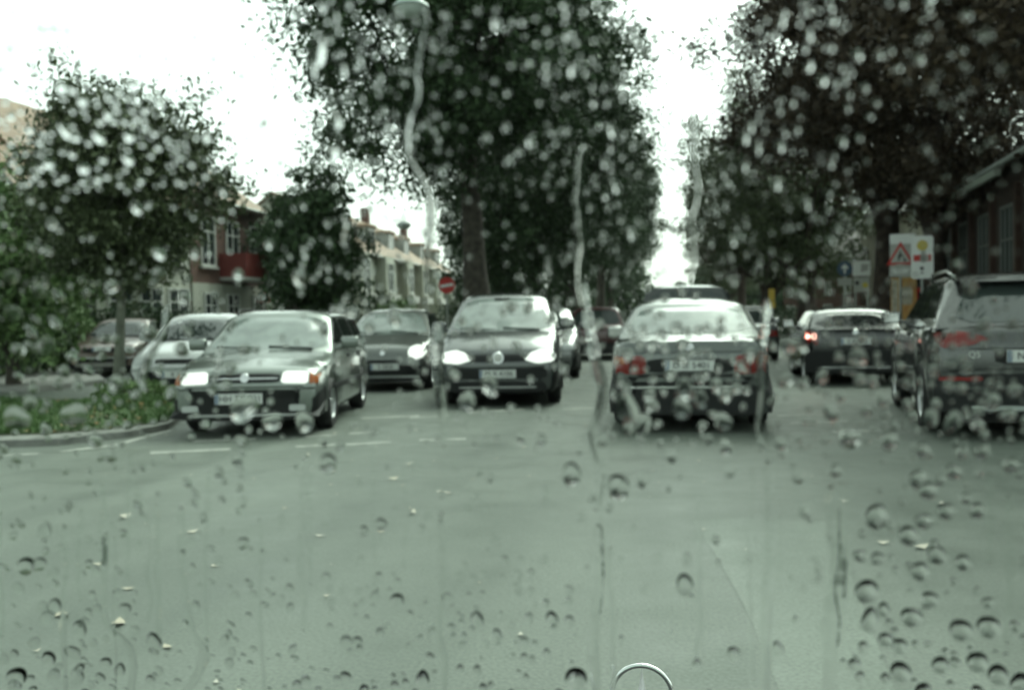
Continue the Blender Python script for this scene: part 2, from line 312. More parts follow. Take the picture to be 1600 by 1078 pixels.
# ------------------------------------------------------------------ trees
def chaos_tree(seed, H, crown_r, crown_z0, trunk_r, nlimb, ncl, per, leaf, fork=.35, flat=1.0, top_bias=.5, lean=(0, 0), blob=.55, boxy=2.0):
    rs = random.Random(seed); nr = np.random.default_rng(seed); mb = MB()
    top = Vector((lean[0], lean[1], H * .72)); tr = []
    for i in range(9):
        f = i / 8; tr.append(Vector((lean[0] * f + rs.gauss(0, .05) * f, lean[1] * f + rs.gauss(0, .05) * f, top.z * f)))
    rad = [trunk_r * (1.35 if i == 0 else 1.08 if i == 1 else 1 - .8 * (i / 8) ** 1.1) for i in range(9)]
    mb.tube(tr, rad, 10); tips = []; zc = (crown_z0 + H) / 2; hz = (H - crown_z0) / 2
    for k in range(nlimb):
        f = rs.uniform(fork, .98); b = tr[0].lerp(tr[-1], f); a = k * 2.4 + rs.uniform(-.5, .5); u = rs.uniform(-.9, 1); rr = math.sqrt(max(0.05, 1 - u * u)) * crown_r * rs.uniform(.55, .95)
        e = Vector((lean[0] + math.cos(a) * rr, lean[1] + math.sin(a) * rr, zc + hz * u * .9)); 
        if e.z < b.z - 1.2: e.z = b.z - rs.uniform(0, 1.2)
        m1 = b.lerp(e, .35) + Vector((rs.gauss(0, .2), rs.gauss(0, .2), .35)); m2 = b.lerp(e, .7) + Vector((rs.gauss(0, .2), rs.gauss(0, .2), .3))
        r0 = trunk_r * (.5 - .33 * f); mb.tube([b, m1, m2, e], [r0, r0 * .7, r0 * .42, r0 * .15], 6); tips += [m2, e]
        for _ in range(3):
            s = (m1, m2)[rs.random() < .6]; t = s + Vector((rs.gauss(0, 1), rs.gauss(0, 1), rs.gauss(.2, .6))) * crown_r * .25
            mb.tube([s, s.lerp(t, .5) + Vector((0, 0, .12)), t], [r0 * .35, r0 * .22, r0 * .06], 5); tips.append(t)
    cen = []
    for i in range(ncl):
        if rs.random() < .45: c = tips[rs.randrange(len(tips))] + Vector((rs.gauss(0, .35), rs.gauss(0, .35), rs.gauss(0, .3)))
        else:
            u = rs.uniform(-1, 1); a = rs.uniform(0, 6.283); rho = rs.uniform(.45, 1) ** .6; q = math.sqrt(1 - abs(u) ** boxy) * (1 - .25 * max(0, -u) * (boxy < 3))
            bump = 1 + .17 * math.sin(3 * a + seed) + .13 * math.sin(5 * a + 2 * seed + 3 * u)
            c = Vector((lean[0] + math.cos(a) * q * crown_r * rho * bump, lean[1] + math.sin(a) * q * crown_r * rho * bump, zc + u * hz * rho * flat))
        cen.append(c)
    cen = np.array([tuple(c) for c in cen]); n = ncl * per
    size = blob * nr.uniform(.6, 1.35, (ncl, 1)); P = np.repeat(cen, per, 0) + np.clip(nr.normal(0, 1, (n, 3)), -1.8, 1.8) * np.repeat(size, per, 0) * np.array([.62, .62, .42])
    return mb, leaves(P, leaf, nr)
def leaves(P, leaf, nr):
    n = len(P); d = nr.normal(0, 1, (n, 3)); d[:, 2] -= .5; d /= np.linalg.norm(d, axis=1, keepdims=True); u = np.cross(d, nr.normal(0, 1, (n, 3))); u /= np.linalg.norm(u, axis=1, keepdims=True)
    s = (leaf * nr.uniform(.6, 1.3, (n, 1))); V = np.empty((n, 4, 3)); V[:, 0] = P - d * s; V[:, 1] = P + u * s * .5; V[:, 2] = P + d * s; V[:, 3] = P - u * s * .5
    return npmesh('crown', V.reshape(-1, 3), np.arange(4 * n).reshape(n, 4))
def tree(name, label, cat, loc, rz, bark, leafm, group=None, **kw):
    mb, lm = chaos_tree(**kw); t = thing(name, label, cat, loc, rz, group)
    mb.build('trunk', bark, t, 60); link('crown', lm, leafm, t); return t
def X(x, y): return (x, y, 0)
big = dict(H=15.0, crown_r=5.0, crown_z0=4.6, trunk_r=.42, nlimb=24, ncl=640, per=150, leaf=.092, blob=.66)
gl, gr = 'trees lining the left of the road', 'trees lining the right of the road'
tL = tree('avenue_tree', 'huge dark green street tree filling the middle of the sky', 'tree', At(752, 590, 30).xy.to_3d(), .3, M['bark'], M['leaf'], gl, seed=11, **dict(big, crown_z0=4.7, crown_r=4.6, fork=.36, ncl=860, lean=(-.5, 0), H=16, boxy=4.5))
tree('under_tree', 'dark low tree filling the space under the huge middle tree', 'tree', At(785, 560, 41).xy.to_3d(), 0, M['bark'], M['leaf'], None, seed=13, H=8.5, crown_r=2.5, crown_z0=1.2, trunk_r=.16, nlimb=16, ncl=330, per=70, leaf=.1, blob=.5, fork=.12, boxy=4)
tL2 = tree('avenue_tree', 'dark green tree whose crown pokes out right of the huge middle tree', 'tree', At(838, 560, 43).xy.to_3d(), 1.3, M['bark'], M['leaf'], gl, seed=12, **dict(big, crown_z0=2.6, H=16.5))
dup(tL2, At(893, 545, 58).xy.to_3d(), 2.6, 'tree with low branches behind the grey people carrier, second along the left row', gl, .98)
dup(tL, At(938, 535, 78).xy.to_3d(), 4.0, 'smaller looking tree at the left edge of the narrow sky gap', gl, .95)
dup(tL2, At(955, 530, 105).xy.to_3d(), .9, 'tiny far tree at the end of the left row over the silver saloon', gl, .95)
tR = tree('avenue_tree', 'brownish tree with a thick dark trunk behind the round blue arrow sign', 'tree', At(1388, 600, 30).xy.to_3d(), .2, M['bark_brown'], M['leaf_brown'], gr, seed=21, **dict(big, crown_r=5.1, crown_z0=4.2, trunk_r=.46, fork=.25, ncl=430, per=135, H=14.5))
tR2 = tree('avenue_tree', 'olive tree with a bent low limb left of the blue arrow sign', 'tree', At(1262, 560, 45).xy.to_3d(), 2.2, M['bark_brown'], M['leaf_olive'], gr, seed=22, **dict(big, crown_z0=2.8, fork=.15, ncl=480, per=135, H=13))
dup(tR2, At(1200, 548, 60).xy.to_3d(), 3.3, 'olive tree standing right of the mustard yellow post', gr, 1.0)
dup(tR, At(1160, 540, 80).xy.to_3d(), 1.0, 'small far tree at the right edge of the narrow sky gap', gr, .9)
dup(tR2, At(1140, 535, 108).xy.to_3d(), 5.0, 'tiniest far tree over the roof of the silver saloon, right row', gr, .9)
dup(tR, At(1462, 590, 26.5).xy.to_3d(), 5.3, 'slimmer brown tree between the dark brick building and the bus stop sign', gr, .8)
dup(tR, At(1690, 700, 15).xy.to_3d(), 4.4, 'near tree at the right edge with black foliage over the grey off-roader', gr, .92)
tree('street_tree', 'small round headed tree on a thin stem on the grass verge', 'tree', G(187, 622), 0, M['pale_bark'], M['leaf_olive'], None, seed=31, H=5.4, crown_r=1.55, crown_z0=1.8, lean=(.12, 0), trunk_r=.1, nlimb=20, ncl=380, per=80, leaf=.06, blob=.36, fork=.38)
tree('conifer_like_tree', 'dark green bushy tree behind the green grey estate car with its lights on', 'tree', At(492, 560, 27).xy.to_3d(), 0, M['bark'], M['leaf'], None, seed=32, H=5.4, crown_r=1.2, crown_z0=.9, trunk_r=.14, nlimb=14, ncl=200, per=60, leaf=.09, blob=.38, fork=.15)
tree('garden_tree', 'leafy bright green tree at the far left in front of the houses', 'tree', At(20, 560, 20).xy.to_3d(), 0, M['bark'], M['leaf_bright'], None, seed=33, H=4.6, crown_r=1.7, crown_z0=.5, trunk_r=.12, nlimb=14, ncl=210, per=55, leaf=.085, blob=.42, fork=.1)
tree('garden_tree', 'dark green tree beside the red balcony house', 'tree', At(478, 560, 42).xy.to_3d(), 0, M['bark'], M['leaf'], None, seed=34, H=6.8, crown_r=2.0, crown_z0=1.0, trunk_r=.14, nlimb=14, ncl=230, per=50, leaf=.11, blob=.5, fork=.15)
def bush(name, label, loc, r, h, m, n, leaf, seed, sx=1, sy=1, cat='bush'):
    nr = np.random.default_rng(seed); t = thing(name, label, cat, loc)
    P = nr.normal(0, 1, (n, 3)); P /= np.linalg.norm(P, axis=1, keepdims=True); P *= nr.uniform(.55, 1, (n, 1)) ** .6; a = np.arctan2(P[:, 1], P[:, 0])
    k = (1 + .18 * np.sin(4 * a + seed) + .14 * np.sin(7 * P[:, 2] + 3 * a))[:, None]; P = P * k * np.array([r * sx, r * sy, h / 2]) + np.array([0, 0, h * .5]); P[:, 2] = np.maximum(P[:, 2], .02)
    link('foliage', leaves(P, leaf, nr), m, t); mb = MB()
    for q in range(7): mb.tube([(0, 0, 0), (math.cos(q) * r * .2, math.sin(q) * r * .2, h * .4), (math.cos(q) * r * .6 * sx, math.sin(q) * r * .6 * sy, h * .8)], [.04, .025, .008], 5)
    mb.build('stem', M['bark'], t); return t
bush('garden_bush', 'bright green bush at the left edge behind the brown car', At(70, 570, 25).xy.to_3d(), 1.3, 2.3, M['leaf_bright'], 5200, .06, 41)
bush('garden_bush', 'dark low bush left of the brown car by the pavement', At(-10, 580, 23.5).xy.to_3d(), 1.5, 1.8, M['leaf'], 5200, .06, 42, 1.2)
bush('garden_bush', 'green bush in front of the far pale houses', At(622, 530, 50).xy.to_3d(), 1.2, 2.2, M['leaf_bright'], 4500, .1, 43)
bush('garden_hedge', 'long dark hedge behind the brown car and the silver hatchback', At(205, 560, 27).xy.to_3d(), 1.5, 1.75, M['leaf'], 9000, .06, 44, 1.9, .6, 'hedge')
bush('verge_plant', 'weedy clump of grass at the foot of the thin street tree', G(214, 632), .45, .38, M['leaf_bright'], 1500, .04, 46, 1.5)
bush('garden_bush', 'low dark shrubs under the trees right of the yellow post', At(1236, 540, 48).xy.to_3d(), 2.0, 1.5, M['leaf'], 4500, .09, 47, 1.5)

def far_wood(label, x0, x1, d, h, seed):
    a, b = At(x0, 520, d), At(x1, 520, d); nr = np.random.default_rng(seed); n = 9000; f = nr.uniform(0, 1, n); top = h * (.75 + .2 * np.sin(f * 19 + seed) + .12 * np.sin(f * 47))
    P = np.stack([a.x + (b.x - a.x) * f + nr.normal(0, .5, n), a.y + (b.y - a.y) * f + nr.normal(0, 2.5, n), top * nr.uniform(0, 1, n) ** .8], 1)
    o = link('distant_wood', leaves(P, .42, nr), M['leaf']); o['kind'] = 'stuff'; tag(o, label, 'wood')
far_wood('dark mass of far greenery left of the narrow sky gap', 700, 1012, 135, 8, 3)
far_wood('dark mass of far greenery right of the narrow sky gap', 1058, 1300, 135, 8, 4)
bush('garden_hedge', 'dark hedge under the trees behind the grey people carrier', At(790, 530, 56).xy.to_3d(), 2.2, 2.6, M['leaf'], 7000, .1, 48, 2.0, .7, 'hedge')
# ------------------------------------------------------------------ houses
def frame_of(p0, p1):
    x = (p1 - p0); x.z = 0; L = x.length; x.normalize(); y = Vector((0, 0, 1)).cross(x)
    return Matrix((( x.x, y.x, 0, p0.x), (x.y, y.y, 0, p0.y), (0, 0, 1, 0), (0, 0, 0, 1))), L
def window(par, x, z, wd, h, y=0., nmull=1, trans=True, fm=None, pm=None):
    fm = fm or M['white_frame']; mb = MB(); t = .07
    for a, b, c, d in ((x - wd / 2, x + wd / 2, z, z + t), (x - wd / 2, x + wd / 2, z + h - t, z + h), (x - wd / 2, x - wd / 2 + t, z + t, z + h - t), (x + wd / 2 - t, x + wd / 2, z + t, z + h - t)): mb.box(a, b, y - .07, y - .003, c, d)
    for k in range(nmull):
        xm = x - wd / 2 + wd * (k + 1) / (nmull + 1); mb.box(xm - .03, xm + .03, y - .06, y - .003, z + t, z + h - t)
    if trans: mb.box(x - wd / 2 + t, x + wd / 2 - t, y - .055, y - .003, z + h * .68, z + h * .68 + .05)
    f = mb.build('window', fm, par)
    MB().box(x - wd / 2 + .04, x + wd / 2 - .04, y - .025, y - .002, z + .04, z + h - .04).build('pane', pm or M['pane'], f)
    MB().box(x - wd / 2 - .1, x + wd / 2 + .1, y - .14, y - .0025, z - .09, z - .003).build('sill', M['sill'], f)
    return f
def gable_roof(L, D, e, r, ov=.35, th=.12, y_r=None):
    y_r = D / 2 if y_r is None else y_r; mb = MB(); s = (r - e) / y_r
    P = [(-ov, e - s * ov), (y_r, r), (D + ov, e - s * ov * .9), (D + ov, e - s * ov * .9 + th), (y_r, r + th * 1.25), (-ov, e - s * ov + th)]
    n = len(P); vs = [(-.12, y, z) for y, z in P] + [(L + .12, y, z) for y, z in P]
    return mb.add(vs, [tuple(range(n)), tuple(range(n, 2 * n))[::-1]] + [(i, i + n, (i + 1) % n + n, (i + 1) % n) for i in range(n)])
def walls(L, D, e, r):
    mb = MB(); P = [(0, -.1), (D, -.1), (D, e), (D / 2, r - .02), (0, e)]; n = 5
    return mb.add([(0, y, z) for y, z in P] + [(L, y, z) for y, z in P], [tuple(range(n)), tuple(range(n, 2 * n))[::-1]] + [(i, i + n, (i + 1) % n + n, (i + 1) % n) for i in range(n)])
def house(name, label, p0, p1, D, e, r, wm, rm, cat='house', group=None):
    mt, L = frame_of(p0, p1); t = thing(name, label, cat, group=group); t.matrix_world = mt
    walls(L, D, e, r).build('wall', wm, t); rf = gable_roof(L, D, e, r).build('roof', rm, t)
    MB().tube([(-.1, -.42, e - .14), (L + .1, -.42, e - .14)], .06, 8).build('gutter', M['zinc'], t)
    return t, L, rf
def dormer(t, x, y, z, wd, h, roofm):
    d = MB().box(x - wd / 2, x + wd / 2, y, y + 2.4, z, z + h).build('dormer', M['zinc'], t)
    MB().prism([(x - wd / 2 - .15, z + h + .003), (x + wd / 2 + .15, z + h + .003), (x + wd / 2 - .1, z + h + .22), (x - wd / 2 + .1, z + h + .22)], y - .15, y + 2.6).build('dormer_roof', roofm, d)
    window(t, x, z + .18, wd * .8, h - .3, y, 1, False)
def chimney(rf, x, y, z0, z1): MB().rbox(x - .35, x + .35, y - .3, y + .3, z0, z1, .02).build('chimney', M['redbrick'], rf)
# left terrace behind the thin street tree
a0, a1 = At(-420, 560, 21.5), At(95, 560, 29.5)
t, L, rf = house('terraced_house', 'tiled house with grey dormer behind the thin street tree, at the far left', a0, a1, 8.5, 5.3, 8.6, M['cream'], M['roof'])
for k in range(6): window(t, 1.0 + k * L / 6.2, .9, 1.2, 1.5); window(t, 1.0 + k * L / 6.2, 3.4, 1.2, 1.4)
dormer(t, L - 2.3, 1.4, 5.9, 1.9, 1.35, M['zinc']); dormer(t, L - 6.3, 1.4, 5.9, 1.9, 1.35, M['zinc']); chimney(rf, L - 4, 4.5, 7.8, 9.6)
b0, b1 = At(97, 560, 29.6), At(300, 560, 36.5)
t, L, rf = house('terraced_house', 'pale ground floored house hidden behind the round headed street tree', b0, b1, 8.5, 5.4, 8.7, M['pale'], M['roof'])
for k in range(4): window(t, 1.1 + k * L / 4.2, 3.4, 1.25, 1.45, nmull=2)
for k in range(3): window(t, 2.9 + k * L / 4.2, .9, 1.3, 1.6)
d = MB().box(.55, 1.6, -.05, -.003, .0, 2.2).build('door', M['door'], t); MB().box(1.45, 1.53, -.12, -.051, 1.0, 1.06).build('handle', M['chrome'], d)
MB().box(.3, L * .7, -.5, -.002, 2.65, 2.78).build('porch_canopy', M['sill'], t)
dormer(t, L / 2, 1.4, 6.0, 1.7, 1.3, M['zinc']); chimney(rf, 1.5, 4.5, 7.8, 9.7)
c0, c1 = At(302, 560, 36.6), At(418, 560, 43.5)
t, L, rf = house('terraced_house', 'brown red house with a dark red balcony and white window above a pale ground floor', c0, c1, 8.5, 6.0, 9.0, M['redbrick'], M['roof'])
MB().box(-.0, L, -.06, -.003, -.05, 2.75).build('ground_floor_wall', M['pale'], t)
for xx in (1.4, 3.6, 5.9): window(t, xx, 3.4, 1.2, 1.9, nmull=1)
for xx in (1.4, 3.4, 5.9): window(t, xx, .8, 1.1, 1.6, -.062)
bl = MB().box(2.4, 5.2, -1.1, -.003, 2.9, 3.02).build('balcony', M['sill'], t)
MB().box(2.4, 5.2, -1.1, -1.04, 3.022, 3.95).box(2.4, 2.46, -1.037, -.003, 3.022, 3.95).box(5.14, 5.2, -1.037, -.003, 3.022, 3.95).build('balustrade', M['balcony_red'], bl)
dormer(t, 3.4, 1.2, 6.5, 1.7, 1.2, M['zinc']); chimney(rf, L - 1, 4.4, 8.2, 10)
# far pale row
rows = [('far pale house with two dormers behind the small grey car', 548, 57, 622, 67, 'pale'), ('far cream house with tall bay and flower balcony left of the no entry sign', 623, 67.2, 668, 78, 'cream'), ('farthest pale house directly behind the no entry sign', 669, 78.3, 712, 93, 'pale')]
for i, (lb, pa, da, pb, db, wm) in enumerate(rows):
    q0, q1 = At(pa, 530, da), At(pb, 530, db); t, L, rf = house('row_house', lb, q0, q1, 9, 5.3, 8.6, M[wm], M['roof'], group='pale houses in a row')
    n = 4
    for k in range(n):
        xx = L * (k + .5) / n; window(t, xx, 3.0, 1.15, 1.8, 0 if k % 2 else -.652, 1); window(t, xx, .6, 1.15, 1.6, 0 if k % 2 else -.652, 1)
        if k % 2 == 0:
            MB().box(xx - 1.0, xx + 1.0, -.65, -.003, -.05, 5.2).build('bay', M[wm], t)
            MB().box(xx - 1.3, xx + 1.3, -1.0, -.653, 2.35, 2.8).build('window_box', M['sill'], t)
    for k in range(2): dormer(t, L * (k + .5) / 2, 1.0, 5.7, 2.0, 1.5, M['roof'])
    chimney(rf, L - .6, 4.6, 8.0, 9.9)
# dark brick hall at the right
q0, q1 = At(1452, 560, 32), At(1810, 640, 14.5)
t, L, rf = house('brick_hall', 'dark brown brick building with a pale gutter and white barred windows at the right', q0, q1, 9, 4.55, 7.6, M['brownbrick'], M['dark_roof'], 'building')
MB().box(-.2, L * .62, -.62, -.5, 4.1, 4.24).build('eaves_board', M['gutter'], t)
for k in range(8):
    xx = 1.0 + k * (L - 1.5) / 7.5; window(t, xx, 1.1, 1.15, 2.5, 0, 2, True, M['grey_frame'], M['pane']); MB().box(xx + .8, xx + 1.0, -.12, -.003, -.05, 4.0).build('pier', M['timber'], t)
q0, q1 = At(1306, 540, 62), At(1240, 540, 56)
q0, q1 = At(1225, 540, 66), At(1345, 540, 60)
t, L, rf = house('brick_house', 'small red brick house with a white arched window between the right hand trees', q0, q1, 7, 4.4, 6.6, M['redbrick'], M['dark_roof'])
for k in range(4): window(t, .7 + k * L / 4, 2.35, .5, .8, 0, 1, False); window(t, .7 + k * L / 4, .7, .7, 1.0, 0, 1, False)
q0, q1 = At(1345, 540, 62), At(1440, 540, 50)
t, L, rf = house('rendered_house', 'beige house glimpsed behind the thick dark trunk at the right', q0, q1, 8, 6.5, 9, M['beige'], M['dark_roof'])
for k in range(3): window(t, 1.2 + k * L / 3.2, .8, 1.1, 1.5); window(t, 1.2 + k * L / 3.2, 3.6, 1.1, 1.5)

# ------------------------------------------------------------------ signs and street furniture
def disc(mb, c, r, y0, y1, n=32): return mb.prism([(c[0] + r * math.cos(2 * math.pi * k / n), c[1] + r * math.sin(2 * math.pi * k / n)) for k in range(n)], y0, y1)
def sign_at(name, label, px, py, d, cat='sign'):
    p = At(px, py, d); t = thing(name, label, cat, (p.x, p.y, 0), math.atan2(-p.x, p.y) * .8); return t, p.z
def rrect(w, h, r=.05, cz=0, cx=0, n=5):
    out = []
    for sx, sz, a0 in ((1, 1, 0), (-1, 1, 90), (-1, -1, 180), (1, -1, 270)):
        for k in range(n):
            a = R(a0 + 90 * k / (n - 1)); out.append((cx + sx * (w / 2 - r) + r * math.cos(a), cz + sz * (h / 2 - r) + r * math.sin(a)))
    return out
t, z = sign_at('no_entry_sign', 'round red no entry sign with a white bar on a pole', 698, 446, 38)
MB().tube([(0, .05, 0), (0, .05, z + .3)], .04, 10).build('pole', M['pole'], t, 40)
dd = disc(MB(), (0, z), .31, -.012, .012).build('sign_face', M['sign_red'], t)
mtx = Matrix.Translation((0, 0, z)) @ Matrix.Rotation(R(-9), 4, 'Y') @ Matrix.Translation((0, 0, -z))
MB().prism(rrect(.5, .1, .01, z), -.016, -.0125, mtx).build('bar', M['sign_white'], dd)
t, z = sign_at('yield_sign', 'small red edged triangular sign beside the far houses, left of the green grey estate', 414, 466, 42)
MB().tube([(0, .05, 0), (0, .05, z)], .035, 8).build('pole', M['pole'], t, 40)
tri = lambda s, cz, up=1: [(-s / 2, cz - up * s * .29), (s / 2, cz - up * s * .29), (0, cz + up * s * .58)]
f = MB().prism(tri(.62, z), -.01, .01).build('sign_face', M['sign_red'], t); MB().prism(tri(.36, z), -.014, -.0105).build('centre', M['sign_white'], f)
t, z = sign_at('roadworks_sign', 'triangular roadworks warning sign with a text plate below, on a grey board', 1407, 398, 25)
MB().tube([(0, .06, 0), (0, .06, z + .5)], .035, 8).build('pole', M['pole'], t, 40)
bd = MB().prism(rrect(.6, .85, .03, z + .08, .05), .004, .022).build('backing_board', M['sign_grey'], t); MB().prism(rrect(.6, .25, .02, z + .39, .05), -.004, .0035).build('white_panel', M['sign_white'], bd)
f = MB().prism(tri(.66, z - .06), -.02, -.008).build('sign_face', M['sign_red'], t); MB().prism(tri(.47, z - .06), -.026, -.0205).build('centre', M['sign_grey'], f)
# digging figure of the roadworks symbol, and the heap
MB().prism([(-.06, z - .16), (-.03, z - .16), (-.01, z - .06), (.03, z - .03), (.06, z - .09), (.075, z - .08), (.04, z + .0), (-.02, z + .04), (-.06, z - .03)], -.031, -.0265).prism([(.05, z - .165), (.15, z - .165), (.1, z - .09)], -.031, -.0265).build('symbol', M['black'], f)
disc(MB(), (-.005, z + .065), .022, -.031, -.0265, 14).build('symbol', M['black'], f)
pl = MB().prism(rrect(.52, .26, .02, z - .42), -.01, .01).build('text_plate', M['sign_grey'], t)
MB().prism(rrect(.4, .03, .005, z - .38), -.013, -.0105).prism(rrect(.34, .03, .005, z - .44), -.013, -.0105).build('lettering', M['sign_white'], pl)
t, z = sign_at('stop_sign', 'white rounded transit stop sign with a yellow disc and red band', 1441, 402, 24)
MB().tube([(0, .05, 0), (0, .05, z)], .035, 8).build('pole', M['pole'], t, 40)
f = MB().prism(rrect(.5, 1.03, .07, z), -.012, .012).build('sign_face', M['sign_white'], t)
disc(MB(), (0, z + .28), .12, -.017, -.0125).build('yellow_disc', M['sign_yellow'], f); MB().prism(rrect(.4, .15, .02, z - .02), -.017, -.0125).build('red_band', M['sign_red'], f)
MB().prism(rrect(.1, .3, .02, z + .02, .02), -.0215, -.0175).prism(rrect(.2, .12, .03, z - .02, .05), -.0215, -.0175).build('symbol', M['sign_grey'], f); disc(MB(), (-.01, z - .27), .045, -.017, -.0125, 16).prism(rrect(.07, .03, .01, z - .38, -.01), -.017, -.0125).build('symbol', M['black'], f)
t, z = sign_at('poster_board', 'tall orange poster board standing under the roadworks sign', 1412, 468, 27.5, 'poster board')
MB().prism(rrect(.66, 1.5, .02, z - .15), 0, .08).prism(rrect(.06, z, .01, z / 2 - .3, -.28), .01, .07).prism(rrect(.06, z, .01, z / 2 - .3, .28), .01, .07).build('panel', M['orange'], t)
MB().prism(rrect(.16, 1.4, .01, z - .15, -.23), -.006, -.002).build('side_strip', M['poster'], t); MB().prism(rrect(.3, .5, .1, z + .1, .08), -.006, -.002).build('picture', M['poster'], t)
t, z = sign_at('ticket_machine', 'red ticket machine with a pale base behind the stop sign pole', 1442, 470, 28.5, 'machine')
MB().rbox(-.22, .22, 0, .3, z - .4, z + .38, .03).build('body', M['sign_red'], t); MB().rbox(-.2, .2, .02, .28, 0, z - .41, .02).build('base', M['sign_white'], t); MB().rbox(-.24, .24, -.02, .32, z + .385, z + .85, .03).build('hood', M['dark'], t)
MB().box(-.12, .12, -.012, -.002, z + .05, z + .25).build('screen', M['pane'], t)
t, z = sign_at('arrow_sign', 'round dark blue arrow sign with a small plate beneath it', 1320, 420, 32)
MB().tube([(0, .05, 0), (0, .05, z + .1)], .035, 8).build('pole', M['pole'], t, 40)
f = disc(MB(), (0, z), .24, -.012, .012).build('sign_face', M['sign_blue'], t)
MB().prism([(-.03, z - .15), (.03, z - .15), (.03, z + .02), (.1, z - .02), (.1, z + .06), (0, z + .15), (-.1, z + .06), (-.1, z - .02), (-.03, z + .02)], -.017, -.0125).build('arrow', M['sign_white'], f)
MB().prism(rrect(.44, .24, .02, z - .42), -.012, .012).build('plate', M['sign_grey'], t)
t, z = sign_at('notice_board', 'white notice board with dark pictures right of the arrow sign', 1346, 432, 34, 'notice board')
MB().tube([(-.2, .05, 0), (-.2, .05, z)], .03, 8).tube([(.2, .05, 0), (.2, .05, z)], .03, 8).build('legs', M['pole'], t, 40)
f = MB().prism(rrect(.58, .52, .02, z + .28), -.012, .012).build('upper_panel', M['sign_white'], t); MB().prism([(-.02, z + .14), (.2, z + .2), (.23, z + .4), (.0, z + .42)], -.017, -.0125).build('picture', M['sign_grey'], f)
f = MB().prism(rrect(.52, .5, .02, z - .28), -.012, .012).build('lower_panel', M['sign_grey'], t); disc(MB(), (.12, z - .3), .09, -.017, -.0125).build('picture', M['sign_yellow'], f); disc(MB(), (-.14, z - .22), .07, -.017, -.0125).build('picture', M['black'], f)
t, z = sign_at('post_box', 'mustard yellow box on a thin post right of the silver saloon', 1206, 466, 38, 'post box')
MB().rbox(-.12, .1, -.1, .1, z - .1, z + .35, .02).rbox(-.12, .12, -.1, .1, z - .38, z - .12, .02).build('box', M['mustard'], t); MB().tube([(0, 0, 0), (0, 0, z - .38)], .04, 8).build('post', M['pole'], t, 40)
for lb, px, py, d, s in (('big pale street lamp hanging on a wire at the top of the picture', 642, 12, 17, 1.0), ('grey lamp hanging in the sky gap over the far pale houses', 631, 352, 44, 1.1)):
    p = At(px, py, d); t = thing('hanging_lamp', lb, 'street lamp', (p.x, p.y, p.z), YAW, 'street lamps hanging over the road')
    MB().lathe([(0, .2 * s), (.1 * s, .19 * s), (.2 * s, .12 * s), (.3 * s, .03 * s), (.31 * s, -.01 * s), (.29 * s, -.01 * s), (0, 0)], 24).build('housing', M['lampgrey'], t, 50)
    MB().lathe([(.28 * s, -.012 * s), (.25 * s, -.09 * s), (.15 * s, -.16 * s), (0, -.18 * s)], 24).build('bowl', M['lens'], t, 60)
    MB().tube([(0, 0, .2 * s), (0, 0, .6)], .015, 6).tube([(-14, 0, 1.25), (-7, 0, .85), (0, 0, .6), (7, 0, .85), (14, 0, 1.25)], .008, 5).build('span_wire', M['wire'], t)

# ------------------------------------------------------------------ cars
def smooth_interp(keys, s):
    xs = [k[0] for k in keys]; ys = [k[1] for k in keys]
    # monotone cubic (Fritsch-Carlson) through the keys
    n = len(xs); d = [(ys[i + 1] - ys[i]) / (xs[i + 1] - xs[i]) for i in range(n - 1)]
    m = [d[0]] + [0 if d[i - 1] * d[i] <= 0 else 2 * d[i - 1] * d[i] / (d[i - 1] + d[i]) for i in range(1, n - 1)] + [d[-1]]
    if s <= xs[0]: return ys[0]
    if s >= xs[-1]: return ys[-1]
    i = max(k for k in range(n - 1) if xs[k] <= s); h = xs[i + 1] - xs[i]; t = (s - xs[i]) / h
    return (2 * t**3 - 3 * t**2 + 1) * ys[i] + (t**3 - 2 * t**2 + t) * h * m[i] + (-2 * t**3 + 3 * t**2) * ys[i + 1] + (t**3 - t**2) * h * m[i + 1]

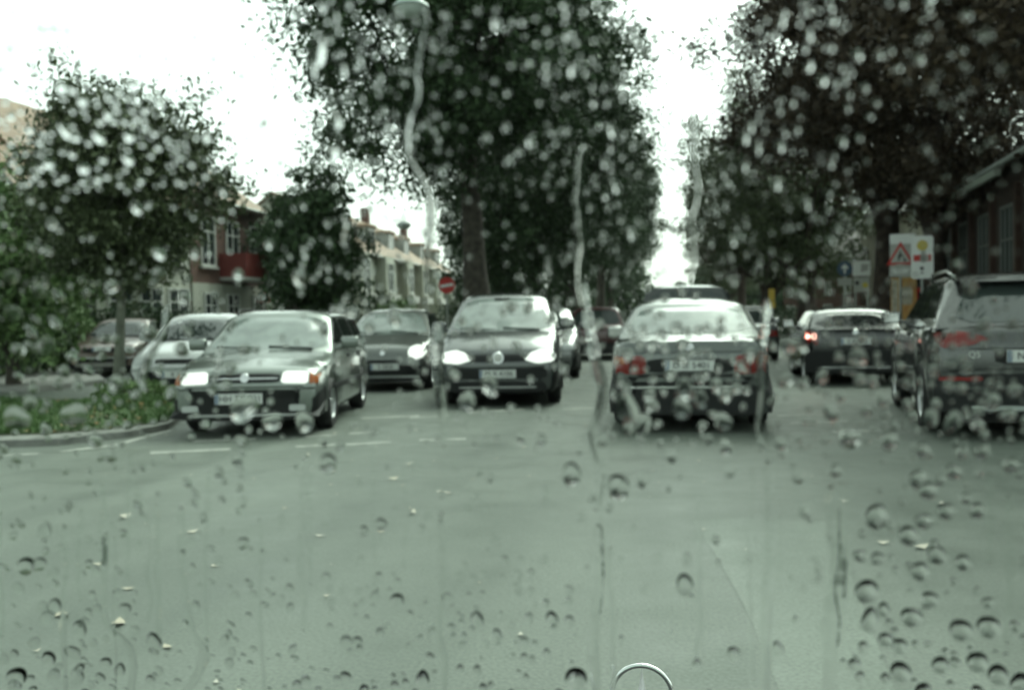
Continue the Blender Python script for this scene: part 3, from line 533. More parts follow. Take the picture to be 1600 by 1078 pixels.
class Car:
    def __init__(s, name, label, cat, paintm, L, W, H, top, gh, fo, wb, wr=.3, sill=.2, nose_w=.90, tail_w=.90, roof_w=.70, group=None, glass=None, roundness=5, belt_in=.93, dark_ends=True):
        s.L, s.W, s.H, s.top, s.gh, s.wr = L, W, H, top, gh, wr; s.glass = glass or M['glass']; s.paint = paintm; s.wr_f = roof_w
        s.t = thing(name, label, cat, group=group); Y = lambda q: L / 2 - q; s.Y = Y
        arches = [fo, fo + wb]; s.arches = arches; Ra = wr + .055
        st = {0, .012, .035, .08, .15, .25, .4, L, L - .012, L - .035, L - .08, L - .15, L - .25, L - .4} | {k * L / 26 for k in range(27)}
        for a in arches: st |= {a + Ra * math.sin(R(q)) for q in (-90, -89, -80, -65, -45, -25, -8, 8, 25, 45, 65, 80, 89, 90)}
        st = sorted(q for q in st if 0 <= q <= L); st = [q for i, q in enumerate(st) if i == 0 or q - st[i - 1] > .004]
        prof = [(.90, 0, 0), (.975, .08, 0), (1.0, .32, 0), (1.0, .55, 0), (.985, .76, 0), (.955, .90, 0), (.90, .975, 0), (.80, 1, .006), (.5, 1, .024), (.2, 1, .033), (0, 1, .035)]
        rows = []
        for q in st:
            e = min(q, L - q); ends = nose_w if q < L / 2 else tail_w
            wv = W / 2 * (ends + (1 - ends) * (1 - (1 - min(1, e / (L * .28)))**roundness)); rd = min(1, e / .1); rd = math.sqrt(max(0, 1 - (1 - rd)**2)); wv -= .05 * (1 - rd)
            zt = smooth_interp(top, q) - .05 * (1 - rd); zb = sill + .05 * (1 - rd)
            for a in arches:
                if abs(q - a) < Ra: zb = max(zb, wr + math.sqrt(Ra * Ra - (q - a)**2))
            zb = min(zb, zt - .1)
            rows.append([(f * wv, Y(q), zb + (zt - zb) * g + c * min(1, e / .5)) for f, g, c in prof])
        mb = MB(); vs = []; fs = []; n = len(prof); N = 2 * n - 1
        for r in rows: vs += [(-x, y, z) for x, y, z in r] + [r[k] for k in range(n - 2, -1, -1)]
        for i in range(len(rows) - 1): fs += [(i * N + k, i * N + k + 1, (i + 1) * N + k + 1, (i + 1) * N + k) for k in range(N - 1)]
        fs += [tuple(range(N)), tuple((len(rows) - 1) * N + k for k in range(N))[::-1]]
        mb.add(vs, fs); s.body = mb.build('body', paintm, s.t, 38)
        if dark_ends:
            s.body.data.materials.append(M['dark'])
            for p in s.body.data.polygons:
                v = p.vertices; c_ = p.center
                if L / 2 - abs(c_.y) < .42 and all(min(i % N, N - 1 - i % N) <= 3 for i in v): p.material_index = 1
        # greenhouse
        sA, sB, sC, sD = gh; zA, zD = smooth_interp(top, sA), smooth_interp(top, sD)
        rk = [(sA, zA - .01), (sA + (sB - sA) * .93, H - .05), (sB + .12, H - .015), ((sB + sC) / 2, H), (sC - .12, H - .02), (sC + (sD - sC) * .1, H - .055), (sD, zD - .01)]
        st = sorted({sA + (sD - sA) * k / 34 for k in range(35)} | {k[0] for k in rk}); wbelt = W / 2 * belt_in; wroof = W / 2 * roof_w
        vs = []; fs = []; s.wbelt, s.wroof = wbelt, wroof
        def lin(q):
            for (x0, y0), (x1, y1) in zip(rk, rk[1:]):
                if q <= x1 + 1e-9: return y0 + (y1 - y0) * (q - x0) / (x1 - x0)
            return rk[-1][1]
        nsec = 9
        for q in st:
            zr = lin(q); zb = smooth_interp(top, q) - .03; f = max(0, (zr - zA) / (H - zA)); f = min(1, f)
            ww = wbelt + (wroof - wbelt) * f; hh = max(zr - zb, .0)
            sec = [(wbelt, zb), (wbelt + (ww - wbelt) * .5 + .012 * f, zb + hh * .5), (wbelt + (ww - wbelt) * .88 + .008 * f, zb + hh * .88), (ww - .035 * f, zb + hh * .965), (ww - .10 * f, zr), (ww * .6, zr + .02), (0, zr + .028)]
            bow = lambda x: 0.
            vs += [(-x, Y(q), z) for x, z in sec] + [(x, Y(q), z) for x, z in sec[-2::-1]]
        N = 13
        for i in range(len(st) - 1): fs += [(i * N + k, i * N + k + 1, (i + 1) * N + k + 1, (i + 1) * N + k) for k in range(N - 1)]
        MB().add(vs, fs).build('roof', paintm, s.t, 30)
        s.bvh = {}
        for o in s.t.children:
            me = o.data; s.bvh[o.name] = BVHTree.FromPolygons([v.co.copy() for v in me.vertices], [tuple(p.vertices) for p in me.polygons])
        s.trees = list(s.bvh.values())
        MB().box(-W / 2 + .24, W / 2 - .24, -L / 2 + .12, L / 2 - .12, .17, min(.62, top[0][1] - .06)).build('underbody', M['chassis'], s.t)
        for a in arches:
            for sd in (-1, 1): s.wheel(sd * (W / 2 - .105), Y(a), sd)
    def wheel(s, x, y, sd):
        r, w2 = s.wr, .1
        wl = MB().lathe([(r * .62, -w2 * .9), (r * .9, -w2), (r * .985, -w2 * .75), (r, -w2 * .3), (r, w2 * .3), (r * .985, w2 * .75), (r * .9, w2), (r * .62, w2 * .9)], 32, 'x', (x, y, r)).build('wheel', M['tyre'], s.t, 40)
        mb = MB().lathe([(r * .66, sd * -.07), (r * .66, sd * .085), (r * .6, sd * .088), (r * .56, sd * .05), (0, sd * .035)], 32, 'x', (x, y, r))
        for k in range(7):
            a = 2 * math.pi * k / 7; mt = Matrix.Translation((x + sd * .062, y, r)) @ Matrix.Rotation(a, 4, 'X'); mb.box(-.012, .012, -.03, .03, .03, r * .58, mt)
        mb.lathe([(.055, sd * .04), (.05, sd * .085), (0, sd * .09)], 16, 'x', (x, y, r)); mb.build('rim', M['rim'], wl, 40)
    def hit(s, o, d):
        best = None
        for b in s.trees:
            h = b.ray_cast(o, d)
            if h[0] is not None and (best is None or h[3] < best[3]): best = h
        return best
    def panel(s, name, poly, side, m, off=.006, thick=.02, parent=None, rounds=2, rings=3, mirror=False, smooth=50):
        """lay an outline on the bodywork: front/rear take (x,z), left/right take (y,z), top takes (x,y)"""
        out = []
        for sgn in ((1, -1) if mirror else (1,)):
            P = [Vector(p) for p in poly]
            for _ in range(rounds): P = [v for i in range(len(P)) for v in (P[i].lerp(P[(i + 1) % len(P)], .13), P[i].lerp(P[(i + 1) % len(P)], .87))]
            # resample long edges
            Q = []
            for i in range(len(P)):
                a, b = P[i], P[(i + 1) % len(P)]; k = max(1, int((b - a).length / .12)); Q += [a.lerp(b, j / k) for j in range(k)]
            P = Q; c = sum(P, Vector((0, 0))) / len(P); n = len(P); d = {'front': Vector((0, -1, 0)), 'rear': Vector((0, 1, 0)), 'left': Vector((1, 0, 0)), 'right': Vector((-1, 0, 0)), 'top': Vector((0, 0, -1))}[side]
            def org(p): return {'front': Vector((sgn * p.x, 9, p.y)), 'rear': Vector((sgn * p.x, -9, p.y)), 'left': Vector((-9, p.x, p.y)), 'right': Vector((9, p.x, p.y)), 'top': Vector((sgn * p.x, p.y, 9))}[side]
            pts = [c + (p - c) * (k / rings) for k in range(rings, 0, -1) for p in P] + [c]; hits = []; 
            for p in pts:
                h = s.hit(org(p), d); hits.append(h[3] if h else None)
            ok = [h for h in hits if h is not None]
            if not ok: continue
            med = sorted(ok)[len(ok) // 2]; hits = [h if h is not None and abs(h - med) < .9 else med for h in hits]
            vs = [org(p) + d * (h - off) for p, h in zip(pts, hits)]; back = [v + d * thick for v in vs[:n]]; fs = []
            for k in range(rings - 1): fs += [(k * n + i, k * n + (i + 1) % n, (k + 1) * n + (i + 1) % n, (k + 1) * n + i) for i in range(n)]
            ci = len(pts) - 1; k = rings - 1; fs += [(k * n + i, k * n + (i + 1) % n, ci) for i in range(n)]
            b0 = len(vs); fs += [(i, (i + 1) % n, b0 + (i + 1) % n, b0 + i) for i in range(n)]
            out.append(MB().add(vs + back, fs).build(name, m, parent or s.t, smooth))
        return out
    def place(s, near, rz, away):
        f = Vector((-math.sin(rz), math.cos(rz), 0)); s.t.location = near + (f if away else -f) * s.L / 2; s.t.rotation_euler = (0, 0, rz); s.t.location.z = 0
    def zt(s, q): return smooth_interp(s.top, q)
    def rect(s, x0, x1, z0, z1): return [(x0, z0), (x1, z0), (x1, z1), (x0, z1)]
    def common(s, rk=.88, belt=None, pillars=(), front_glass=None, rear_glass=None, mirrors=True, wipers=True, handle=True, seams=True):
        sA, sB, sC, sD = s.gh; Y, H = s.Y, s.H; zA, zD = s.zt(sA), s.zt(sD)
        wb_, wr_ = s.wbelt, s.wroof
        s.panel('windscreen', [(-wb_ * .93, zA + .03), (wb_ * .93, zA + .03), (wr_ * .9, H - .075), (-wr_ * .9, H - .075)], 'front', front_glass or s.glass, .008, .03, rounds=1)
        s.panel('rear_window', [(-wb_ * rk, zD + .05), (wb_ * rk, zD + .05), (wr_ * rk, H - .095), (-wr_ * rk, H - .095)], 'rear', rear_glass or s.glass, .008, .03, rounds=1)
        # side windows between the pillars
        zb = max(zA, zD, s.zt((sB + sC) / 2)) + .045; ztp = H - .1
        edges = [sA + (sB - sA) * ((zb - zA) / (H - zA)) + .14] + [p for p in pillars] + [sD - (sD - sC) * ((zb - zD) / (H - zD)) - .14]
        topq = [sB + .08] + [p for p in pillars] + [sC - .04]
        for side in ('left', 'right'):
            for i in range(len(edges) - 1):
                g = .035
                s.panel('side_window', [(Y(edges[i] + (g if i else 0)), zb), (Y(edges[i + 1] - (g if i < len(edges) - 2 else 0)), zb), (Y(topq[i + 1] - (g if i < len(edges) - 2 else 0)), ztp), (Y(max(topq[i], edges[i]) + (g if i else 0)), ztp)], side, M['dark_glass'], .007, .03, rounds=1)
        if mirrors:
            for sd in (-1, 1):
                x = sd * (s.W / 2 + .1); y = Y(sA + .42); z = zA + .10
                mb = MB().rbox(x - .11, x + .11, y - .06, y + .07, z - .075, z + .075, .035); mb.tube([(sd * (s.wbelt - .02), y + .03, z - .07), (x - sd * .05, y + .02, z - .04)], .03, 8)
                mm = mb.build('wing_mirror', s.paint if s.paint else M['dark'], s.t, 50); MB().rbox(x - .09, x + .09, y - .064, y - .055, z - .058, z + .058, .004).build('mirror_glass', M['chrome'], mm)
        if wipers:
            h = s.hit(Vector((0, 9, zA + .05)), Vector((0, -1, 0)))
            y0 = 9 - (h[3] if h else 9 - Y(sA))
            for x0, x1 in ((-.55, -.02), (.02, .6)): MB().tube([(x0 * s.W / 1.7, y0 + .02, zA + .045), (x1 * s.W / 1.7, y0 + .012, zA + .075)], .012, 6).build('wiper', M['dark'], s.t)
        if handle:
            for side in ('left', 'right'):
                for q in [(p + .0) for p in pillars[:2]]:
                    s.panel('door_handle', [(Y(q - .22), zb - .19), (Y(q - .05), zb - .19), (Y(q - .05), zb - .155), (Y(q - .22), zb - .155)], side, M['dark'], .02, .03, rings=1)
        if seams:
            for side in ('left', 'right'):
                for q in [edges[0] + .02] + list(pillars): s.panel('door_gap', [(Y(q - .006), .3), (Y(q + .006), .3), (Y(q + .006), zb - .05), (Y(q - .006), zb - .05)], side, M['dark'], .0015, .004, rings=1, rounds=0)
    def plate(s, side, z, txt, w=.52, h=.112, x=0., off=.03):
        p = s.panel('number_plate', [(x - w / 2, z - h / 2), (x + w / 2, z - h / 2), (x + w / 2, z + h / 2), (x - w / 2, z + h / 2)], side, M['plate'], off, .03, rings=1, rounds=0)[0]
        ys = [v.co.y for v in p.data.vertices]; y = max(ys) if side == 'front' else min(ys); sg = 1 if side == 'front' else -1
        for v in p.data.vertices:   # plates are flat
            if abs(v.co.y - y) < .028: v.co.y = y
        mt = Matrix.Translation((x - sg * .02, y + sg * .003, z)) @ (Matrix.Rotation(R(180), 4, 'Z') if side == 'front' else Matrix.Identity(4)) @ Matrix.Rotation(R(90), 4, 'X')
        text('lettering', txt, .098, M['black'], p, mt)
        bx = x + (w / 2 - .022) * (1 if side == 'front' else -1); MB().box(bx - .02, bx + .02, y + (.0005 if sg > 0 else -.003), y + (.003 if sg > 0 else -.0005), z - h / 2 + .004, z + h / 2 - .004).build('country_band', M['blue'], p)
def away_rz(deg=0): return R(deg)

# --- silver grey saloon ahead (rear view)
c = Car('saloon_car', 'silver grey saloon with wide red tail lights driving away in the middle right lane', 'car', paint('silver_grey_paint', (.115, .127, .119), .55, .27), 4.65, 1.76, 1.45,
        [(0, .6), (.1, .7), (.6, .8), (1.35, .95), (1.6, .965), (3.4, .985), (3.75, 1.02), (4.3, 1.02), (4.55, .99), (4.65, .86)], (1.35, 2.15, 3.35, 4.0), .85, 2.75, .31, .2, roof_w=.70, glass=M['wet_sky_glass'], roundness=4)
c.common(pillars=(2.45, 3.3), rear_glass=M['wet_sky_glass'], front_glass=M['glass'])
c.panel('tail_light', [(.47, .63), (.845, .64), (.85, .80), (.83, .845), (.47, .83)], 'rear', M['red_lens'], .012, .03, mirror=True, rounds=1)
c.panel('indicator_lens', [(.70, .74), (.83, .74), (.825, .825), (.70, .825)], 'rear', M['amber'], .016, .02, mirror=True, rounds=1)
c.panel('lamp_divider', [(.625, .64), (.64, .64), (.64, .835), (.625, .835)], 'rear', M['dark'], .017, .02, mirror=True, rounds=0)
c.panel('plate_recess', c.rect(-.46, .46, .645, .80), 'rear', M['dark'], .004, .02)
c.plate('rear', .725, 'D IE 5401', .52, .115)
bp = c.panel('bumper', [(-.85, .2), (.85, .2), (.87, .4), (.86, .61), (-.86, .61), (-.87, .4)], 'rear', M['dark'], .06, .1, rounds=1)[0]
c.panel('bumper_strip', c.rect(-.83, .83, .555, .60), 'rear', c.paint, .068, .03, parent=bp); c.panel('bumper_trim', c.rect(-.84, .84, .485, .505), 'rear', M['chrome'], .068, .03, parent=bp)
c.panel('boot_gap', c.rect(-.62, .62, .862, .872), 'rear', M['dark'], .002, .01, rounds=0); c.panel('bumper_gap', c.rect(-.8, .8, .612, .632), 'rear', M['dark'], .004, .01, rounds=0)
c.panel('badge', [(.045 * math.cos(a), .92 + .045 * math.sin(a)) for a in [k * .5236 for k in range(12)]], 'rear', M['chrome'], .02, .02, rounds=0)
c.panel('boot_lip', c.rect(-.72, .72, .985, 1.012), 'rear', c.paint, .012, .03)
MB().tube([(-.45, -2.42, .21), (-.45, -2.1, .21)], .035, 10).build('exhaust', M['dark'], c.t, 40)
c.panel('side_strip', [(c.Y(.9), .50), (c.Y(3.9), .50), (c.Y(3.9), .56), (c.Y(.9), .56)], 'left', M['dark'], .012, .02); c.panel('side_strip', [(c.Y(.9), .50), (c.Y(3.9), .50), (c.Y(3.9), .56), (c.Y(.9), .56)], 'right', M['dark'], .012, .02)
c.place(G(1079, 676), R(-1), True); saloon = c

# --- grey off-roader at the right edge (rear view)
c = Car('off_roader', 'grey off-roader with red wraparound lights cut off by the right edge of the picture', 'car', paint('grey_metal_paint', (.06, .064, .062), .6, .2), 4.63, 1.89, 1.65,
        [(0, .7), (.1, .85), (.5, .98), (1.3, 1.08), (1.5, 1.1), (3.8, 1.13), (4.4, 1.12), (4.58, 1.05), (4.63, .9)], (1.35, 2.2, 3.85, 4.5), .9, 2.8, .365, .26, roof_w=.68, roundness=4, tail_w=.92)
c.common(rk=.80, pillars=(2.6, 3.55))
c.panel('tail_light', [(.40, .985), (.58, .925), (.845, .90), (.86, 1.06), (.66, 1.065), (.50, 1.03)], 'rear', M['red_lens'], .014, .03, mirror=True, rounds=1)
for sd in ('left', 'right'): c.panel('side_tail_light', [(c.Y(4.36), 1.03), (c.Y(4.58), .93), (c.Y(4.58), 1.05), (c.Y(4.45), 1.06)], sd, M['red_lens'], .010, .03, rounds=1)
c.panel('tailgate_gap', c.rect(-.85, .85, .885, .90), 'rear', M['dark'], .003, .01, rounds=0)
c.panel('plate_recess', c.rect(-.36, .36, .745, .88), 'rear', M['dark'], .004, .02)
c.plate('rear', .82, 'N 271 EZ', .52, .115)
h = c.hit(Vector((-.55, -9, .83)), Vector((0, 1, 0)))
text('badge', 'Q5', .085, M['chrome'], c.t, Matrix.Translation((-.545, -9 + h[3] - .006, .835)) @ Matrix.Rotation(R(90), 4, 'X'), .004)
bp = c.panel('bumper', [(-.9, .27), (.9, .27), (.93, .5), (.91, .70), (-.91, .70), (-.93, .5)], 'rear', M['dark'], .05, .1, rounds=1)[0]
c.panel('reflector', c.rect(-.87, -.48, .585, .625), 'rear', M['refl_red'], .058, .03, parent=bp); c.panel('reflector', c.rect(.48, .87, .585, .625), 'rear', M['refl_red'], .058, .03, parent=bp)
c.panel('bumper_edge', [(-.7, .50), (.7, .50), (.74, .535), (-.74, .535)], 'rear', c.paint, .07, .03, parent=bp); c.panel('diffuser', [(-.55, .30), (.55, .30), (.6, .345), (-.6, .345)], 'rear', M['zinc'], .07, .03, parent=bp)
c.panel('bumper_top', c.rect(-.86, .86, .655, .69), 'rear', c.paint, .062, .03, parent=bp)
c.panel('spoiler', [(-.62, 1.555), (.62, 1.555), (.6, 1.62), (-.6, 1.62)], 'rear', c.paint, .16, .2)
for sd in (-1, 1):
    rl = MB().tube([(sd * .63, c.Y(2.25), 1.62), (sd * .645, c.Y(2.5), 1.685), (sd * .645, c.Y(3.6), 1.69), (sd * .63, c.Y(3.95), 1.62)], .02, 8).build('roof_rail', M['chrome'], c.t, 50)
for side in ('left', 'right'):
    c.panel('chrome_strip', [(c.Y(1.62), 1.135), (c.Y(4.2), 1.165), (c.Y(4.2), 1.185), (c.Y(1.62), 1.155)], side, M['chrome'], .012, .02, rounds=0)
    c.panel('sill_cladding', [(c.Y(1.3), .28), (c.Y(3.3), .28), (c.Y(3.3), .40), (c.Y(1.3), .40)], side, M['dark'], .012, .02)
MB().tube([(-.02, c.Y(4.62), 1.17), (.35, c.Y(4.55), 1.24)], .012, 6).build('rear_wiper', M['dark'], c.t)
c.place(G(1620, 690), R(-7), True)

# --- dark hatchback with one brake lamp (rear view)
c = Car('hatchback_car', 'black hatchback with its left tail light lit, ahead in the right lane', 'car', paint('black_paint', (.018, .02, .02), .2, .25), 4.0, 1.64, 1.34,
        [(0, .58), (.1, .68), (.5, .8), (1.1, .95), (1.3, .96), (3.3, 1.0), (3.85, 1.0), (3.96, .95), (4.0, .85)], (1.1, 1.9, 3.45, 3.9), .8, 2.5, .3, .2, roof_w=.72)
c.common(pillars=(2.3, 3.1), rear_glass=M['dark_glass'])
tl = c.panel('tail_light', [(.62, .70), (.83, .70), (.835, .93), (.74, .96), (.64, .9)], 'rear', M['red_lens'], .012, .03, mirror=True)
c.panel('lit_lamp', [(-.82, .80), (-.66, .80), (-.66, .90), (-.82, .90)], 'rear', M['brake_on'], .02, .02, parent=tl[1])
c.plate('rear', .76, 'E K 415', .5, .11)
bp = c.panel('bumper', [(-.82, .22), (.82, .22), (.85, .4), (.83, .6), (-.83, .6), (-.85, .4)], 'rear', M['dark'], .05, .1, rounds=1)[0]
c.panel('bumper_strip', c.rect(-.72, .72, .30, .33), 'rear', M['rim'], .06, .02, parent=bp)
c.panel('badge', [(.05 * math.cos(a), .92 + .05 * math.sin(a)) for a in [k * .5236 for k in range(12)]], 'rear', M['chrome'], .02, .02, rounds=0)
MB().tube([(0, c.Y(3.98), 1.03), (.3, c.Y(3.9), 1.12)], .012, 6).build('rear_wiper', M['dark'], c.t)
c.place(G(1338, 602), R(-2), True)

# --- tall dark vehicle ahead of the saloon
c = Car('people_carrier', 'tall dark van shaped car whose roof shows over the silver saloon', 'car', paint('dark_green_paint', (.03, .036, .034), .3, .3), 4.6, 1.85, 1.77,
        [(0, .65), (.1, .8), (.5, .95), (1.0, 1.1), (1.2, 1.15), (3.9, 1.15), (4.5, 1.15), (4.6, 1.0)], (.95, 1.9, 4.3, 4.56), .9, 2.8, .32, .24, roof_w=.70)
c.common(pillars=(2.4, 3.4)); c.panel('tail_light', [(.70, .85), (.87, .85), (.87, 1.15), (.72, 1.15)], 'rear', M['red_lens'], .012, .03, mirror=True); c.plate('rear', .8, 'B M 214', .5, .11)
c.panel('bumper', c.rect(-.88, .88, .26, .62), 'rear', M['dark'], .05, .1); c.place(G(1074, 607), R(-1), True)

# --- dark saloon far right of the silver one, red car far left of it
c = Car('saloon_car', 'dark saloon partly hidden beyond the right flank of the silver saloon', 'car', paint('dark_blue_paint', (.025, .03, .033), .3, .3), 4.5, 1.74, 1.46,
        [(0, .58), (.1, .7), (.6, .8), (1.3, .95), (1.55, .96), (3.4, .98), (4.35, .98), (4.5, .85)], (1.3, 2.1, 3.3, 3.9), .85, 2.65, .3, .2)
c.common(pillars=(2.4, 3.2)); c.panel('tail_light', [(.5, .65), (.83, .65), (.83, .82), (.5, .82)], 'rear', M['red_lens'], .012, .03, mirror=True); c.plate('rear', .74, 'H T 82', .5, .11)
c.panel('bumper', c.rect(-.82, .82, .22, .58), 'rear', M['dark'], .05, .1); c.place(G(1168, 565), R(-1), True)
c = Car('hatchback_car', 'dark red car seen small between the people carrier and the silver saloon', 'car', paint('dark_red_paint', (.05, .012, .012), .2, .3), 4.1, 1.72, 1.52,
        [(0, .6), (.08, .7), (.4, .82), (1.0, .98), (1.2, 1.0), (3.5, 1.0), (3.95, .98), (4.1, .86)], (1.0, 1.8, 3.5, 3.95), .8, 2.5, .3, .2)
c.common(pillars=(2.2, 3.1), front_glass=M['dark_glass']); c.panel('head_light', [(.5, .62), (.8, .62), (.8, .74), (.55, .74)], 'front', M['lamp_off'], .012, .03, mirror=True); c.panel('grille', c.rect(-.4, .4, .56, .66), 'front', M['dark'], .006, .02); c.plate('front', .42, 'F L 93', .5, .11)
c.panel('tail_light', [(.62, .7), (.82, .7), (.82, .92), (.68, .92)], 'rear', M['red_lens'], .012, .03, mirror=True); c.panel('bumper', c.rect(-.8, .8, .22, .5), 'rear', M['dark'], .03, .06); c.place(G(932, 563), R(2), True)
c = Car('hatchback_car', 'grey car mostly hidden behind the grey people carrier', 'car', paint('silver_paint', (.16, .165, .16), .5, .25), 4.1, 1.72, 1.48,
        [(0, .6), (.08, .7), (.4, .82), (1.0, .98), (1.2, 1.0), (3.5, 1.0), (3.95, .98), (4.1, .86)], (1.0, 1.8, 3.5, 3.95), .8, 2.5, .3, .2)
c.common(pillars=(2.2, 3.1)); hl = c.panel('head_light', [(.48, .6), (.8, .6), (.82, .76), (.55, .74)], 'front', M['lamp_off'], .012, .03, mirror=True); c.panel('indicator_lens', [(.72, .61), (.81, .61), (.82, .72), (.74, .72)], 'front', M['brake_on'], .018, .02, parent=hl[0])
c.panel('grille', c.rect(-.4, .4, .56, .66), 'front', M['dark'], .006, .02); c.plate('front', .42, 'K S 30', .5, .11); c.panel('bumper', c.rect(-.8, .8, .22, .36), 'front', M['dark'], .02, .06); c.place(G(838, 594), R(184), False)

# --- grey people carrier coming towards us
c = Car('people_carrier', 'dark grey people carrier with both big oval headlamps lit, coming towards us', 'car', paint('anthracite_paint', (.075, .082, .08), .45, .27), 4.15, 1.76, 1.64,
        [(0, .64), (.05, .73), (.18, .83), (.45, .95), (.78, 1.06), (.95, 1.09), (3.3, 1.08), (3.95, 1.06), (4.08, 1.0), (4.15, .85)], (.72, 1.62, 3.75, 4.08), .82, 2.58, .31, .2, roof_w=.70, nose_w=.92, roundness=4)
c.common(pillars=(2.15, 3.05), front_glass=M['wet_sky_glass'])
hl = c.panel('head_light', [(.37, .675), (.56, .615), (.79, .64), (.825, .72), (.77, .79), (.61, .815), (.47, .77)], 'front', M['lamp_on'], .016, .03, mirror=True, rounds=2)
c.panel('grille', [(-.40, .645), (.40, .645), (.40, .745), (-.40, .745)], 'front', M['dark'], .008, .03)
bd = c.panel('badge', [(.085 * math.cos(a), .70 + .085 * math.sin(a)) for a in [k * .2618 for k in range(24)]], 'front', M['chrome'], .03, .03, rounds=0)[0]
c.panel('badge_centre', [(.06 * math.cos(a), .70 + .06 * math.sin(a)) for a in [k * .2618 for k in range(24)]], 'front', M['sign_grey'], .036, .01, rounds=0, parent=bd)
bp = c.panel('bumper', [(-.84, .27), (.84, .27), (.87, .44), (.84, .585), (-.84, .585), (-.87, .44)], 'front', c.paint, .05, .1, rounds=1)[0]
c.panel('air_intake', [(-.72, .22), (.72, .22), (.66, .37), (-.66, .37)], 'front', M['dark'], .058, .03, parent=bp); c.panel('lower_lip', c.rect(-.55, .55, .275, .295), 'front', M['rim'], .066, .02, parent=bp)
c.panel('plate_mount', c.rect(-.7, .7, .40, .56), 'front', M['dark'], .056, .02, parent=bp)
c.plate('front', .475, 'M X 4106', .52, .115, 0, .075)
MB().rbox(-.12, .12, 1.0, 1.04, 1.53, 1.57, .01).build('roof_console', M['dark'], c.t)
c.place(G(779, 636), R(185), False)

# --- green grey estate car coming towards us at the left
c = Car('estate_car', 'green grey estate car with glowing rectangular headlamps and roof rails, nearest at the left', 'car', paint('pale_green_grey_paint', (.19, .215, .195), .75, .3), 4.35, 1.70, 1.40,
        [(0, .62), (.05, .70), (.2, .76), (.7, .84), (1.1, .90), (1.3, .92), (3.6, .95), (4.2, .95), (4.3, .9), (4.35, .8)], (1.08, 1.9, 3.85, 4.28), .82, 2.6, .3, .19, roof_w=.71, nose_w=.93, roundness=4)
c.common(pillars=(2.25, 3.15), front_glass=M['wet_sky_glass'])
hl = c.panel('head_light', [(.40, .595), (.70, .585), (.70, .715), (.42, .725)], 'front', M['lamp_on'], .014, .03, mirror=True, rounds=1)
c.panel('indicator_lens', [(.712, .585), (.80, .58), (.805, .69), (.712, .713)], 'front', M['amber'], .014, .03, mirror=True, rounds=1)
gr = c.panel('grille', c.rect(-.385, .385, .60, .70), 'front', M['dark'], .008, .03)[0]
c.panel('grille_bar', c.rect(-.37, .37, .64, .655), 'front', M['chrome'], .014, .01, parent=gr)
c.panel('badge', [(.05 * math.cos(a), .655 + .05 * math.sin(a)) for a in [k * .5236 for k in range(12)]], 'front', M['chrome'], .024, .02, rounds=0)
bp = c.panel('bumper', [(-.82, .2), (.82, .2), (.84, .4), (.83, .56), (-.83, .56), (-.84, .4)], 'front', M['dark'], .06, .1, rounds=1)[0]
c.panel('bumper_strip', c.rect(-.8, .8, .525, .55), 'front', c.paint, .068, .02, parent=bp); c.panel('fog_light', c.rect(.5, .68, .29, .36), 'front', M['lamp_off'], .068, .02, parent=bp, mirror=True)
c.panel('lower_lip', c.rect(-.6, .6, .235, .26), 'front', M['rim'], .068, .02, parent=bp)
c.plate('front', .43, 'HH TY 021', .52, .115, .05, .085)
for sd in (-1, 1): MB().tube([(sd * .60, c.Y(2.1), 1.375), (sd * .61, c.Y(2.25), 1.43), (sd * .61, c.Y(3.7), 1.43), (sd * .60, c.Y(3.85), 1.37)], .018, 8).build('roof_rail', M['dark'], c.t, 50)
for side in ('left', 'right'): c.panel('side_strip', [(c.Y(.9), .46), (c.Y(3.9), .46), (c.Y(3.9), .52), (c.Y(.9), .52)], side, M['dark'], .012, .02)
c.place(G(384, 683), R(189.5), False)

# --- white hatchback behind it
c = Car('hatchback_car', 'white hatchback half hidden behind the green grey estate at the left', 'car', paint('white_paint', (.55, .57, .56), 0, .28), 3.85, 1.66, 1.42,
        [(0, .60), (.05, .70), (.2, .77), (.6, .86), (.95, .94), (1.1, .95), (3.2, .96), (3.7, .96), (3.85, .82)], (.9, 1.75, 3.3, 3.75), .75, 2.45, .28, .19, roof_w=.71, nose_w=.92)
c.common(pillars=(2.0, 2.9)); c.panel('head_light', [(.42, .6), (.78, .59), (.78, .71), (.46, .73)], 'front', M['lamp_off'], .014, .03, mirror=True); c.panel('grille', c.rect(-.38, .38, .61, .69), 'front', M['dark'], .008, .03)
bp = c.panel('bumper', [(-.8, .19), (.8, .19), (.82, .4), (.8, .55), (-.8, .55), (-.82, .4)], 'front', M['dark'], .05, .1, rounds=1)[0]; c.panel('bumper_strip', c.rect(-.76, .76, .50, .545), 'front', M['zinc'], .058, .02, parent=bp)
c.plate('front', .44, 'K 178', .5, .11, 0, .07); c.place(G(280, 627), R(191), False)

